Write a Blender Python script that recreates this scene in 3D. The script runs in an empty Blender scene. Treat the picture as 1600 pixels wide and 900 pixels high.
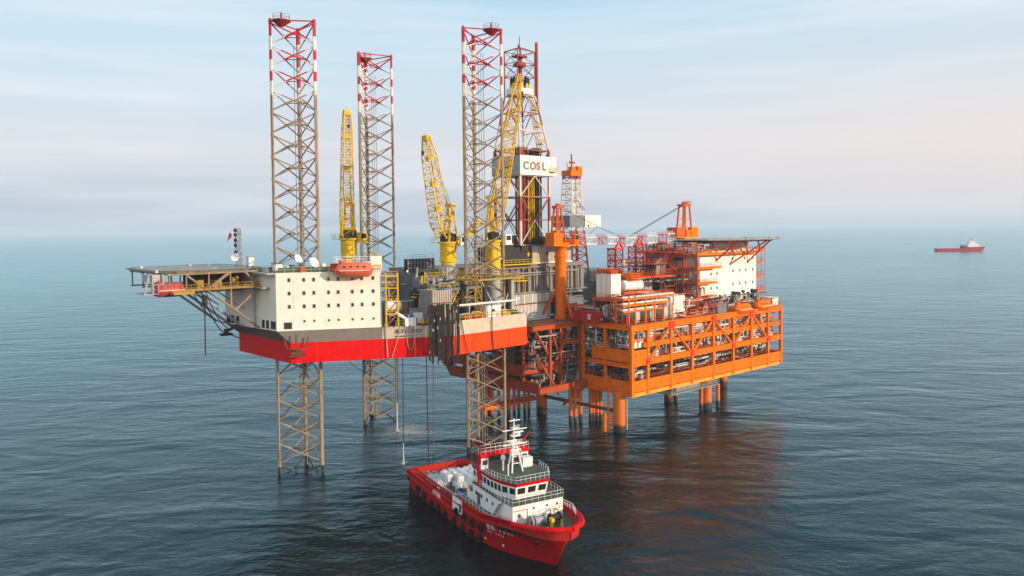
import bpy, math, random
from mathutils import Vector, Matrix
R = math.radians
rnd = random.Random(11)
sc = bpy.context.scene
col = sc.collection

# ------------------------------------------------------------------ camera
cam = bpy.data.cameras.new("camera"); camo = bpy.data.objects.new("camera", cam); col.objects.link(camo)
cam.sensor_width = 36; cam.lens = 36*1210/1600
cam.shift_y = -54/1600; cam.clip_start = 1; cam.clip_end = 90000
camo.matrix_world = Matrix.Translation((0, 0, 50)) @ Matrix.Rotation(R(90-1.893), 4, 'X') @ Matrix.Rotation(R(-0.62), 4, 'Z')
sc.camera = camo
# ------------------------------------------------------------------ sky, sun, exposure
SUN_EL = 14.0
sv = Vector((0.915, -0.41, 0)).normalized()
SUN_AZ = math.degrees(math.atan2(sv.x, sv.y))
w = bpy.data.worlds.new("World"); sc.world = w; w.use_nodes = True
nt = w.node_tree; N = nt.nodes; L = nt.links; N.clear()
out = N.new("ShaderNodeOutputWorld"); bg = N.new("ShaderNodeBackground"); L.new(bg.outputs[0], out.inputs[0])
sky = N.new("ShaderNodeTexSky"); sky.sky_type = 'NISHITA'; sky.sun_disc = False
sky.sun_elevation = R(SUN_EL); sky.sun_rotation = R(SUN_AZ); sky.altitude = 50
sky.air_density = 1.0; sky.dust_density = 1.6; sky.ozone_density = 1.2
bg.inputs[1].default_value = 0.15
# thin high cloud veil (real cirrus streaks, brighter and pinker low down)
tc = N.new("ShaderNodeTexCoord"); sep = N.new("ShaderNodeSeparateXYZ"); L.new(tc.outputs["Generated"], sep.inputs[0])
mp = N.new("ShaderNodeMapping"); mp.inputs["Scale"].default_value = (1.2, 1.2, 14); mp.inputs["Rotation"].default_value = (0, R(3), 0)
L.new(tc.outputs["Generated"], mp.inputs[0])
nz = N.new("ShaderNodeTexNoise"); nz.inputs["Scale"].default_value = 1.9; nz.inputs["Detail"].default_value = 6; nz.inputs["Roughness"].default_value = 0.55
L.new(mp.outputs[0], nz.inputs["Vector"])
nr = N.new("ShaderNodeMapRange"); nr.inputs[1].default_value = 0.42; nr.inputs[2].default_value = 0.72; L.new(nz.outputs[0], nr.inputs[0])
ramp = N.new("ShaderNodeValToRGB"); L.new(sep.outputs[2], ramp.inputs[0])
SKYC = [(0.0, (2.7, 3.35, 4.3, .92)), (0.05, (3.6, 3.95, 4.6, .93)), (0.1, (4.45, 4.5, 4.85, .92)), (0.16, (4.1, 4.8, 5.35, .9)), (0.25, (3.5, 4.75, 5.6, .9)), (0.38, (2.0, 3.8, 5.4, .93)), (0.8, (1.45, 3.0, 4.9, .92))]
while len(ramp.color_ramp.elements) < len(SKYC): ramp.color_ramp.elements.new(0.5)
for e, (p, c) in zip(ramp.color_ramp.elements, SKYC):
    e.position = p; e.color = c
mx = N.new("ShaderNodeMixRGB"); L.new(ramp.outputs[1], mx.inputs[0]); L.new(sky.outputs[0], mx.inputs[1]); L.new(ramp.outputs[0], mx.inputs[2])
mx2 = N.new("ShaderNodeMixRGB"); mx2.inputs[2].default_value = (5.5, 5.5, 5.75, 1); L.new(mx.outputs[0], mx2.inputs[1])
mm = N.new("ShaderNodeMath"); mm.operation = 'MULTIPLY'; mm.inputs[1].default_value = 0.6; L.new(nr.outputs[0], mm.inputs[0]); L.new(mm.outputs[0], mx2.inputs[0])
# the sky is warmer and creamier low down towards the sun's side
wx = N.new("ShaderNodeMapRange"); wx.inputs[1].default_value = -.1; wx.inputs[2].default_value = .55; L.new(sep.outputs[0], wx.inputs[0])
wr = N.new("ShaderNodeValToRGB"); L.new(sep.outputs[2], wr.inputs[0])
wr.color_ramp.elements.new(.1); wr.color_ramp.elements.new(.17)
for i, (p, v) in enumerate(((0.0, .6), (.09, .9), (.16, .45), (.26, 0))): wr.color_ramp.elements[i].position = p; wr.color_ramp.elements[i].color = (v, v, v, 1)
wm = N.new("ShaderNodeMath"); wm.operation = 'MULTIPLY'; L.new(wx.outputs[0], wm.inputs[0]); L.new(wr.outputs[0], wm.inputs[1])
mx3 = N.new("ShaderNodeMixRGB"); mx3.inputs[2].default_value = (5.2, 4.75, 4.6, 1); L.new(wm.outputs[0], mx3.inputs[0]); L.new(mx2.outputs[0], mx3.inputs[1])
# unseen sky behind the viewer, boosted and warmed to fill the shaded faces
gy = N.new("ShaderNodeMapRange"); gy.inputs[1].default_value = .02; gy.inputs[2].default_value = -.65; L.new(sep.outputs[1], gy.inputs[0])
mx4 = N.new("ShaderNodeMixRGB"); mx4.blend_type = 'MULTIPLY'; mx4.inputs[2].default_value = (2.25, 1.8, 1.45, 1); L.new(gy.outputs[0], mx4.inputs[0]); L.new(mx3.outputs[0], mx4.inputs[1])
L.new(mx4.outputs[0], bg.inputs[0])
sun = bpy.data.lights.new("sun", 'SUN'); suno = bpy.data.objects.new("sun", sun); col.objects.link(suno)
sun.energy = 4.4; sun.angle = R(0.5); sun.color = (1.0, 0.79, 0.55)
sd = Vector((sv.x*math.cos(R(SUN_EL)), sv.y*math.cos(R(SUN_EL)), math.sin(R(SUN_EL))))
suno.rotation_euler = (-sd).to_track_quat('-Z', 'Y').to_euler(); suno.location = sd*300
vs = sc.view_settings; vs.view_transform = 'Standard'; vs.look = 'None'; vs.gamma = 1; vs.exposure = 0.15; vs.use_curve_mapping = False
sc.cycles.use_denoising = True
sc.cycles.max_bounces = 6; sc.cycles.volume_bounces = 1; sc.cycles.transparent_max_bounces = 12
sc.cycles.caustics_reflective = False; sc.cycles.caustics_refractive = False

# ------------------------------------------------------------------ materials
def newmat(name):
    m = bpy.data.materials.new(name); m.use_nodes = True
    return m, m.node_tree.nodes, m.node_tree.links, m.node_tree.nodes["Principled BSDF"]
def mul(c, k): return tuple(min(1, x*k) for x in c[:3])+(1,)
def paint(name, c, rough=.55, var=.22, rust=0., rustc=(.16, .06, .02, 1), metal=0., scale=.7, streak=True, spec=.22):
    m, n, l, b = newmat(name)
    t = n.new("ShaderNodeTexCoord")
    a = n.new("ShaderNodeTexNoise"); a.inputs["Scale"].default_value = scale; a.inputs["Detail"].default_value = 8; a.inputs["Roughness"].default_value = .65
    l.new(t.outputs["Object"], a.inputs["Vector"])
    r = n.new("ShaderNodeValToRGB"); r.color_ramp.elements[0].position = .3; r.color_ramp.elements[1].position = .72
    r.color_ramp.elements[0].color = mul(c, 1-var); r.color_ramp.elements[1].color = mul(c, 1+var*.6)
    l.new(a.outputs[0], r.inputs[0]); o = r.outputs[0]
    if rust:
        mp = n.new("ShaderNodeMapping"); mp.inputs["Scale"].default_value = (1.6, 1.6, .16 if streak else 1.6); l.new(t.outputs["Object"], mp.inputs[0])
        a2 = n.new("ShaderNodeTexNoise"); a2.inputs["Scale"].default_value = 1.0; a2.inputs["Detail"].default_value = 7; a2.inputs["Roughness"].default_value = .7
        l.new(mp.outputs[0], a2.inputs["Vector"])
        q = n.new("ShaderNodeMapRange"); q.inputs[1].default_value = .66-.16*rust; q.inputs[2].default_value = .86-.16*rust; q.inputs[4].default_value = min(.9, .45+.5*rust)
        l.new(a2.outputs[0], q.inputs[0])
        x = n.new("ShaderNodeMixRGB"); x.inputs[2].default_value = rustc; l.new(q.outputs[0], x.inputs[0]); l.new(o, x.inputs[1]); o = x.outputs[0]
    l.new(o, b.inputs["Base Color"])
    b.inputs["Roughness"].default_value = rough; b.inputs["Metallic"].default_value = metal
    b.inputs["Specular IOR Level"].default_value = spec
    return m
M = {}
M['red'] = paint("hull red", (.68, .003, .004), .55, .16, .3, (.30, .02, .015, 1), spec=.1)
M['redsunlit'] = paint("hull red sunlit", (.82, .055, .002), .55, .18, .3, (.45, .04, .01, 1), spec=.1)  # hull red shifted to orange: sunlight on the right-hand side put into colour
M['hullgrey'] = paint("hull grey", (.19, .165, .15), .6, .15, .3)
M['beige'] = paint("hull beige", (.55, .46, .37), .65, .2, .5, (.30, .2, .12, 1))
M['white'] = paint("aged white paint", (.79, .75, .66), .6, .1, .42, (.55, .38, .17, 1), scale=.35)
M['cleanwhite'] = paint("white paint", (.78, .77, .74), .5, .1, .12, (.4, .28, .15, 1))
M['orange'] = paint("platform orange", (.80, .165, .002), .55, .26, .45, (.30, .055, .01, 1), spec=.08)
M['orangelight'] = paint("platform flange orange", (.85, .36, .05), .55, .2, .4, (.4, .1, .02, 1), spec=.08)
M['orangered'] = paint("orange red paint", (.60, .085, .005), .55, .24, .4, (.25, .04, .01, 1))
M['shadeorange'] = paint('shaded weathered orange', (.40, .062, .008), .6, .25, .45, (.14, .04, .015, 1))  # platform orange darkened to colour in the wellhead block's shade, plus rust
M['node'] = paint("red node paint", (.65, .03, .01), .5, .15)
M['yellow'] = paint("crane yellow", (.74, .45, .012), .5, .2, .3, (.25, .12, .03, 1))
M['grey'] = paint("steel grey", (.17, .18, .2), .6, .2, .25)
M['lgrey'] = paint("light steel grey", (.36, .36, .36), .6, .2, .3)
M['midgrey'] = paint('weathered brown grey', (.235, .205, .18), .65, .25, .5)
M['dullyellow'] = paint('worn yellow', (.42, .25, .03), .65, .3, .7, (.16, .08, .03, 1))
M['stained'] = paint('stained pale panel', (.5, .48, .45), .7, .25, .8, (.2, .12, .08, 1))
M['beigegrey'] = paint("drill floor beige", (.42, .36, .30), .6, .2, .3)
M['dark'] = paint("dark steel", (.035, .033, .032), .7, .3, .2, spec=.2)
M['black'] = paint("black rubber", (.012, .012, .013), .8, .3, spec=.15)
M['deck'] = paint("steel deck", (.10, .10, .085), .8, .3, .5, streak=False)
M['greendeck'] = paint("green deck paint", (.085, .10, .08), .75, .25, .2, streak=False)
M['wood'] = paint("timber sheathing", (.15, .085, .05), .85, .3, scale=1.5)
M['heli'] = paint("helideck coating", (.34, .29, .22), .8, .25, .35, (.25, .16, .1, 1), streak=False)
M['netgrey'] = paint('net grey green', (.16, .19, .15), .7, .3, .2)
M['green'] = paint("green net frame", (.03, .12, .07), .6, .2)
M['teal'] = paint("teal rail", (.06, .17, .18), .6, .2)
M['maroon'] = paint("derrick red", (.30, .03, .025), .5, .2, .2)
M['bluep'] = paint("blue paint", (.03, .12, .25), .5, .2, .2)
M['cyan'] = paint("bright blue paint", (.03, .28, .48), .5, .2)
M['lifeboat'] = paint("lifeboat orange", (.62, .14, .07), .4, .12, .15, (.45, .2, .15, 1))
M['lifeboatpink'] = paint("faded lifeboat red", (.40, .07, .06), .45, .15, .2, (.4, .2, .18, 1))
M['container'] = paint("red container", (.45, .02, .02), .5, .15, .1)
M['pipe'] = paint("insulated pipe", (.62, .60, .56), .4, .15, .15)
M['bag'] = paint("woven bag", (.60, .60, .61), .85, .25, scale=2.0)
M['rope'] = paint("dark hose", (.03, .026, .024), .7, .4, .35, (.16, .08, .05, 1), scale=.4)
M['cable'] = paint("cable", (.10, .10, .11), .6, .2)
M['rustbrown'] = paint("rusty brown steel", (.17, .055, .028), .75, .3, .6, (.09, .03, .015, 1))
M['tan'] = paint("leg tan", (.31, .225, .15), .65, .3, .7, (.13, .07, .035, 1), streak=False)
m, n, l, b = newmat("window glass"); b.inputs["Base Color"].default_value = (.03, .03, .03, 1); b.inputs["Roughness"].default_value = .12; M['glass'] = m
m, n, l, b = newmat("bridge glass"); b.inputs["Base Color"].default_value = (.02, .025, .025, 1); b.inputs["Roughness"].default_value = .08; M['bglass'] = m
m, n, l, b = newmat("foam"); b.inputs["Base Color"].default_value = (.6, .64, .65, 1); b.inputs["Roughness"].default_value = .9; b.inputs["Alpha"].default_value = .75; M['foam'] = m
def legmat(name, ztop):
    m, n, l, b = newmat(name)
    t = n.new("ShaderNodeTexCoord"); s = n.new("ShaderNodeSeparateXYZ"); l.new(t.outputs["Object"], s.inputs[0])
    q = n.new("ShaderNodeMapRange"); q.inputs[1].default_value = ztop; q.inputs[2].default_value = ztop-100; l.new(s.outputs[2], q.inputs[0])
    r = n.new("ShaderNodeValToRGB"); r.color_ramp.interpolation = 'CONSTANT'; l.new(q.outputs[0], r.inputs[0])
    red = (.50, .02, .03, 1); wh = (.72, .66, .58, 1); tan = (.33, .245, .165, 1)
    st = [(0, red), (.035, wh), (.059, red), (.081, wh), (.104, red), (.124, wh), (.149, tan), ((ztop-1.6)/100, (.02, .018, .016, 1))]
    while len(r.color_ramp.elements) < len(st): r.color_ramp.elements.new(.5)
    for e, (p, c) in zip(r.color_ramp.elements, st): e.position = p; e.color = c
    a = n.new("ShaderNodeTexNoise"); a.inputs["Scale"].default_value = .55; a.inputs["Detail"].default_value = 9; a.inputs["Roughness"].default_value = .7
    l.new(t.outputs["Object"], a.inputs["Vector"])
    g = n.new("ShaderNodeMapRange"); g.inputs[1].default_value = .45; g.inputs[2].default_value = .68; g.inputs[4].default_value = .75; l.new(a.outputs[0], g.inputs[0])
    x = n.new("ShaderNodeMixRGB"); x.inputs[2].default_value = (.17, .095, .055, 1); l.new(r.outputs[0], x.inputs[1])
    # rust only below the fresh banded top
    f = n.new("ShaderNodeMapRange"); f.inputs[1].default_value = .13; f.inputs[2].default_value = .17; f.inputs[3].default_value = .2; l.new(q.outputs[0], f.inputs[0])
    k = n.new("ShaderNodeMath"); k.operation = 'MULTIPLY'; l.new(g.outputs[0], k.inputs[0]); l.new(f.outputs[0], k.inputs[1]); l.new(k.outputs[0], x.inputs[0])
    l.new(x.outputs[0], b.inputs["Base Color"]); b.inputs["Roughness"].default_value = .6; b.inputs["Specular IOR Level"].default_value = .3
    return m
def colmat(name, base):      # jacket steel: painted above, marine growth below
    m, n, l, b = newmat(name)
    t = n.new("ShaderNodeTexCoord"); s = n.new("ShaderNodeSeparateXYZ"); l.new(t.outputs["Object"], s.inputs[0])
    a = n.new("ShaderNodeTexNoise"); a.inputs["Scale"].default_value = .9; a.inputs["Detail"].default_value = 6; l.new(t.outputs["Object"], a.inputs["Vector"])
    d = n.new("ShaderNodeMath"); d.operation = 'MULTIPLY_ADD'; d.inputs[1].default_value = 2.2; l.new(a.outputs[0], d.inputs[0]); l.new(s.outputs[2], d.inputs[2])
    q = n.new("ShaderNodeMapRange"); q.inputs[1].default_value = 2.5; q.inputs[2].default_value = 3.3; l.new(d.outputs[0], q.inputs[0])
    x = n.new("ShaderNodeMixRGB"); x.inputs[1].default_value = (.022, .017, .013, 1); x.inputs[2].default_value = base; l.new(q.outputs[0], x.inputs[0])
    y = n.new("ShaderNodeMixRGB"); y.blend_type = 'MULTIPLY'; y.inputs[0].default_value = .35; l.new(x.outputs[0], y.inputs[1]); l.new(a.outputs[0], y.inputs[2])
    l.new(y.outputs[0], b.inputs["Base Color"]); b.inputs["Roughness"].default_value = .6
    return m
M['jacket'] = colmat("jacket orange", (.76, .165, .003, 1))
def bandmat(name, axis, period, c1, c2):
    m, n, l, b = newmat(name)
    t = n.new("ShaderNodeTexCoord"); s = n.new("ShaderNodeSeparateXYZ"); l.new(t.outputs["Object"], s.inputs[0])
    d = n.new("ShaderNodeMath"); d.operation = 'DIVIDE'; d.inputs[1].default_value = period; l.new(s.outputs[axis], d.inputs[0])
    f = n.new("ShaderNodeMath"); f.operation = 'FRACT'; l.new(d.outputs[0], f.inputs[0])
    g = n.new("ShaderNodeMath"); g.operation = 'GREATER_THAN'; g.inputs[1].default_value = .5; l.new(f.outputs[0], g.inputs[0])
    x = n.new("ShaderNodeMixRGB"); x.inputs[1].default_value = c1; x.inputs[2].default_value = c2; l.new(g.outputs[0], x.inputs[0])
    l.new(x.outputs[0], b.inputs["Base Color"]); b.inputs["Roughness"].default_value = .55
    return m
M['derrick'] = bandmat("derrick bands", 2, 12.6, (.55, .47, .40, 1), (.25, .03, .02, 1))
M['tower2'] = bandmat("rig mast bands", 2, 30, (.42, .05, .05, 1), (.66, .6, .56, 1))
M['boomrw'] = bandmat("boom bands", 0, 9, (.72, .68, .64, 1), (.45, .03, .05, 1))

# ------------------------------------------------------------------ mesh builder
class MB:
    def __init__(s): s.v = []; s.f = []; s.m = []
    def add(s, vs, fs, mat=0):
        o = len(s.v); s.v += [tuple(v) for v in vs]; s.f += [tuple(i+o for i in f) for f in fs]; s.m += [mat]*len(fs); return s
    def bx(s, x0, x1, y0, y1, z0, z1, mat=0):
        x0, x1 = sorted((x0, x1)); y0, y1 = sorted((y0, y1)); z0, z1 = sorted((z0, z1))
        return s.add([(x0, y0, z0), (x1, y0, z0), (x1, y1, z0), (x0, y1, z0), (x0, y0, z1), (x1, y0, z1), (x1, y1, z1), (x0, y1, z1)],
                     [(0, 3, 2, 1), (4, 5, 6, 7), (0, 1, 5, 4), (1, 2, 6, 5), (2, 3, 7, 6), (3, 0, 4, 7)], mat)
    def box(s, c, d, rz=0, mat=0):
        q = Matrix.Rotation(rz, 3, 'Z'); c = Vector(c); h = [x/2 for x in d]
        vs = [c+q@Vector((sx*h[0], sy*h[1], sz*h[2])) for sz in (-1, 1) for sx, sy in ((-1, -1), (1, -1), (1, 1), (-1, 1))]
        return s.add(vs, [(0, 3, 2, 1), (4, 5, 6, 7), (0, 1, 5, 4), (1, 2, 6, 5), (2, 3, 7, 6), (3, 0, 4, 7)], mat)
    def tube(s, p, q, r, n=6, r2=None, mat=0, cap=True):
        p = Vector(p); q = Vector(q); d = q-p
        if d.length < 1e-6: return s
        d.normalize(); a = Vector((0, 0, 1)) if abs(d.z) < .9 else Vector((1, 0, 0))
        u = d.cross(a).normalized(); w_ = d.cross(u); r2 = r if r2 is None else r2
        vs = [c+(u*math.cos(2*math.pi*i/n)+w_*math.sin(2*math.pi*i/n))*rr for c, rr in ((p, r), (q, r2)) for i in range(n)]
        fs = [(i, (i+1) % n, n+(i+1) % n, n+i) for i in range(n)]
        if cap: fs += [tuple(range(n-1, -1, -1)), tuple(range(n, 2*n))]
        return s.add(vs, fs, mat)
    def path(s, pts, r, n=6, mat=0):
        for a, b_ in zip(pts, pts[1:]): s.tube(a, b_, r, n, mat=mat)
        return s
    def bar(s, p, q, w_, h, mat=0):
        p = Vector(p); q = Vector(q); d = (q-p).normalized(); a = Vector((0, 0, 1)) if abs(d.z) < .95 else Vector((1, 0, 0))
        u = d.cross(a).normalized()*w_/2; v = u.cross(d).normalized()*h/2
        vs = [c+x for c in (p, q) for x in (-u-v, u-v, u+v, -u+v)]
        return s.add(vs, [(0, 1, 5, 4), (1, 2, 6, 5), (2, 3, 7, 6), (3, 0, 4, 7), (3, 2, 1, 0), (4, 5, 6, 7)], mat)
    def prism(s, poly, z0, z1, mat=0, top=None, topmat=None):
        n = len(poly); top = top or poly
        vs = [(x, y, z0) for x, y in poly]+[(x, y, z1) for x, y in top]
        s.add(vs, [(i, (i+1) % n, n+(i+1) % n, n+i) for i in range(n)]+[tuple(range(n-1, -1, -1))], mat)
        return s.add(vs[n:], [tuple(range(n))], mat if topmat is None else topmat)
    def cyl(s, x, y, z0, z1, r, n=20, r2=None, mat=0): return s.tube((x, y, z0), (x, y, z1), r, n, r2, mat)
    def ell(s, c, d, nu=14, nv=8, mat=0, rot=None, jit=0, e=1.):
        vs = []; c = Vector(c)
        f = lambda t: math.copysign(abs(t)**e, t)
        for j in range(nv+1):
            ph = -math.pi/2+math.pi*j/nv
            for i in range(nu):
                th = 2*math.pi*i/nu
                k = 1+(rnd.uniform(-jit, jit) if 0 < j < nv else 0)
                p = Vector((d[0]*f(math.cos(ph))*f(math.cos(th))*k, d[1]*f(math.cos(ph))*f(math.sin(th))*k, d[2]*f(math.sin(ph))*k))
                vs.append(c+(rot@p if rot else p))
        fs = [(j*nu+i, j*nu+(i+1) % nu, (j+1)*nu+(i+1) % nu, (j+1)*nu+i) for j in range(nv) for i in range(nu)]
        return s.add(vs, fs, mat)
    def torus(s, c, R_, r, axis='Y', nu=16, nv=8, mat=0):
        vs = []
        for i in range(nu):
            a = 2*math.pi*i/nu
            for j in range(nv):
                b_ = 2*math.pi*j/nv; k = R_+r*math.cos(b_); h = r*math.sin(b_)
                p = (k*math.cos(a), h, k*math.sin(a)) if axis == 'Y' else (k*math.cos(a), k*math.sin(a), h)
                vs.append((c[0]+p[0], c[1]+p[1], c[2]+p[2]))
        return s.add(vs, [(i*nv+j, ((i+1) % nu)*nv+j, ((i+1) % nu)*nv+(j+1) % nv, i*nv+(j+1) % nv) for i in range(nu) for j in range(nv)], mat)
    def rail(s, pts, h=1.1, step=1.8, r=.035, closed=False, mat=0, bars=2):
        pts = [Vector(p) for p in pts]
        if closed: pts = pts+[pts[0]]
        for a, b_ in zip(pts, pts[1:]):
            L_ = (b_-a).length; k = max(1, round(L_/step))
            for i in range(k+1):
                p = a.lerp(b_, i/k); s.tube(p, p+Vector((0, 0, h)), r, 4, mat=mat, cap=False)
            for j in range(bars):
                z = Vector((0, 0, h*(j+1)/bars)); s.tube(a+z, b_+z, r, 4, mat=mat, cap=False)
        return s
    def lattice(s, p, q, w0, w1, bays, rc=.12, rb=.06, up=(0, 0, 1), h0=None, h1=None, mat=0):
        p = Vector(p); q = Vector(q); d = (q-p).normalized(); a = Vector(up)
        if abs(d.dot(a)) > .95: a = Vector((1, 0, 0))
        u = d.cross(a).normalized(); v = u.cross(d).normalized(); h0 = h0 or w0; h1 = h1 or w1
        def ring(t):
            c = p.lerp(q, t); ww = (w0+(w1-w0)*t)/2; hh = (h0+(h1-h0)*t)/2
            return [c-u*ww-v*hh, c+u*ww-v*hh, c+u*ww+v*hh, c-u*ww+v*hh]
        rs = [ring(i/bays) for i in range(bays+1)]
        for k in range(4): s.tube(rs[0][k], rs[-1][k], rc, 6, mat=mat)
        for i in range(bays):
            for k in range(4):
                k2 = (k+1) % 4
                s.tube(rs[i][k if i % 2 else k2], rs[i+1][k2 if i % 2 else k], rb, 4, mat=mat, cap=False)
                s.tube(rs[i+1][k], rs[i+1][k2], rb, 4, mat=mat, cap=False)
        return s

# ------------------------------------------------------------------ scene graph
class Frame:
    def __init__(s, ox, oy, ang): s.o = Vector((ox, oy)); s.a = R(ang)
    def w(s, x, y, z): return Vector((s.o.x+x*math.cos(s.a)-y*math.sin(s.a), s.o.y+x*math.sin(s.a)+y*math.cos(s.a), z))
    def l(s, X, Y, Z):
        dx, dy = X-s.o.x, Y-s.o.y; return Vector((dx*math.cos(s.a)+dy*math.sin(s.a), -dx*math.sin(s.a)+dy*math.cos(s.a), Z))
W = Frame(0, 0, 0)
J = Frame(-43.4, 150.4, 42.9)      # jack-up rig
P = Frame(28.4, 184.8, 40.7)       # production platform
S = Frame(-15.3, 152.0, -61.0)     # supply ship
def tag(o, label, cat, group=None, kind=None):
    o['label'] = label; o['category'] = cat
    if group: o['group'] = group
    if kind: o['kind'] = kind
    return o
def thing(fr, name, label, cat, base, group=None):
    o = bpy.data.objects.new(name, None); col.objects.link(o); o.empty_display_size = .5
    o.location = fr.w(*base); o.rotation_euler = (0, 0, fr.a); o['b_'] = tuple(base)
    return tag(o, label, cat, group)
def base_of(o):
    while o is not None and 'b_' not in o: o = o.parent
    return Vector(o['b_']) if o is not None else Vector()
def mk(mb, name, mats, base, smooth=False):
    me = bpy.data.meshes.new(name)
    me.from_pydata([(v[0]-base[0], v[1]-base[1], v[2]-base[2]) for v in mb.v], [], mb.f)
    for x in (mats if isinstance(mats, (list, tuple)) else [mats]): me.materials.append(M[x] if isinstance(x, str) else x)
    me.polygons.foreach_set("material_index", mb.m)
    me.validate()
    if smooth:
        me.polygons.foreach_set("use_smooth", [True]*len(me.polygons))
        try: me.set_sharp_from_angle(angle=R(40))
        except Exception: pass
    me.update()
    return me
def part(mb, name, mats, parent, smooth=False, label=None):
    o = bpy.data.objects.new(name, mk(mb, name, mats, base_of(parent), smooth)); col.objects.link(o); o.parent = parent
    if label: o['label'] = label
    return o
def solo(fr, mb, name, mats, base, label, cat, group=None, smooth=False, kind=None):
    o = bpy.data.objects.new(name, mk(mb, name, mats, base, smooth)); col.objects.link(o)
    o.location = fr.w(*base); o.rotation_euler = (0, 0, fr.a); o['b_'] = tuple(base)
    return tag(o, label, cat, group, kind)
def copy_tree(o, parent=None):
    c = o.copy(); col.objects.link(c)
    if parent is not None: c.parent = parent
    for ch in [x for x in o.children]: copy_tree(ch, c)
    return c
def text(s_, size, origin, xdir, nrm, name, mat, parent, depth=.03, label=None, spacing=1.0, bold=0):
    cu = bpy.data.curves.new("t", 'FONT'); cu.body = s_; cu.size = size; cu.extrude = depth; cu.space_character = spacing; cu.offset = bold
    ob = bpy.data.objects.new("t", cu); col.objects.link(ob)
    me = bpy.data.meshes.new_from_object(ob.evaluated_get(bpy.context.evaluated_depsgraph_get()))
    bpy.data.objects.remove(ob); bpy.data.curves.remove(cu)
    x = Vector(xdir).normalized(); n_ = Vector(nrm).normalized(); y = n_.cross(x).normalized(); n_ = x.cross(y)
    o_ = Vector(origin)-base_of(parent)
    T = Matrix(((x.x, y.x, n_.x, o_.x), (x.y, y.y, n_.y, o_.y), (x.z, y.z, n_.z, o_.z), (0, 0, 0, 1)))
    me.transform(T); me.materials.clear(); me.materials.append(M[mat]); me.name = name
    o = bpy.data.objects.new(name, me); col.objects.link(o); o.parent = parent
    if label: o['label'] = label
    return o

# ------------------------------------------------------------------ sea
def sea_material():
    m, n, l, b = newmat("sea water")
    t = n.new("ShaderNodeTexCoord")
    def wave(scale, sx, sy, rot, det, rough=.5, dist=0.):
        mp = n.new("ShaderNodeMapping"); mp.inputs["Scale"].default_value = (sx, sy, 1); mp.inputs["Rotation"].default_value = (0, 0, R(rot)); l.new(t.outputs["Object"], mp.inputs[0])
        a = n.new("ShaderNodeTexNoise"); a.inputs["Scale"].default_value = scale; a.inputs["Detail"].default_value = det; a.inputs["Roughness"].default_value = rough; a.inputs["Distortion"].default_value = dist
        l.new(mp.outputs[0], a.inputs["Vector"]); return a.outputs[0]
    lw = n.new("ShaderNodeMapRange"); lw.inputs[1].default_value = .36; lw.inputs[2].default_value = .66; lw.inputs[3].default_value = .45; lw.inputs[4].default_value = 1.1; l.new(wave(.011, .35, 1.0, 12, 4, .6, 1.2), lw.inputs[0])
    prev = None
    for (sc_, sx, sy, rot, det, dist, d, st) in ((.05, .55, 1.0, 12, 2, .9, 3.2, .38), (.14, .55, 1.0, -20, 3, .7, 1.2, .5), (.5, .7, 1.0, 14, 4, .5, .36, .6), (1.7, .85, 1.0, -30, 4, .3, .12, .7)):
        bp = n.new("ShaderNodeBump"); bp.inputs["Strength"].default_value = st; bp.inputs["Distance"].default_value = d
        l.new(wave(sc_, sx, sy, rot, det, .55, dist), bp.inputs["Height"])
        if sc_ > .1:
            k = n.new("ShaderNodeMath"); k.operation = 'MULTIPLY'; k.inputs[1].default_value = st; l.new(lw.outputs[0], k.inputs[0]); l.new(k.outputs[0], bp.inputs["Strength"])
        if prev: l.new(prev, bp.inputs["Normal"])
        prev = bp.outputs[0]
    # water body (dark teal) under a slightly blue-green tinted mirror weighted by Fresnel
    df = n.new("ShaderNodeBsdfDiffuse"); df.inputs[0].default_value = (.001, .007, .006, 1)
    gl = n.new("ShaderNodeBsdfGlossy"); gl.inputs["Color"].default_value = (.69, .93, .99, 1); gl.inputs["Roughness"].default_value = .17
    fr = n.new("ShaderNodeFresnel"); fr.inputs[0].default_value = 1.333
    for x in (gl, fr): l.new(prev, x.inputs["Normal"])
    ms = n.new("ShaderNodeMixShader"); l.new(fr.outputs[0], ms.inputs[0]); l.new(df.outputs[0], ms.inputs[1]); l.new(gl.outputs[0], ms.inputs[2])
    l.new(ms.outputs[0], n["Material Output"].inputs[0]); n.remove(b)
    return m
M['sea'] = sea_material()
mb = MB(); E_ = 30000
mb.add([(-E_, -2000, 0), (E_, -2000, 0), (E_, E_, 0), (-E_, E_, 0)], [(0, 1, 2, 3)])
o = solo(W, mb, "sea", 'sea', (0, 0, 0), "open sea with small dark teal waves reaching the horizon", "sea", kind="structure")
# haze: one closed box of even density
m = bpy.data.materials.new("haze air"); m.use_nodes = True; n = m.node_tree.nodes; n.clear()
oo = n.new("ShaderNodeOutputMaterial"); pv = n.new("ShaderNodeVolumePrincipled")
pv.inputs["Color"].default_value = (.74, .84, .94, 1); pv.inputs["Density"].default_value = .00013; pv.inputs["Anisotropy"].default_value = 0
m.node_tree.links.new(pv.outputs[0], oo.inputs["Volume"]); M['haze'] = m
mb = MB(); mb.bx(-31000, 31000, -2500, 31000, -1, 106)
solo(W, mb, "haze", 'haze', (0, 0, 0), "pale blue sea haze fading the far water", "haze", kind="stuff")

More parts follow.
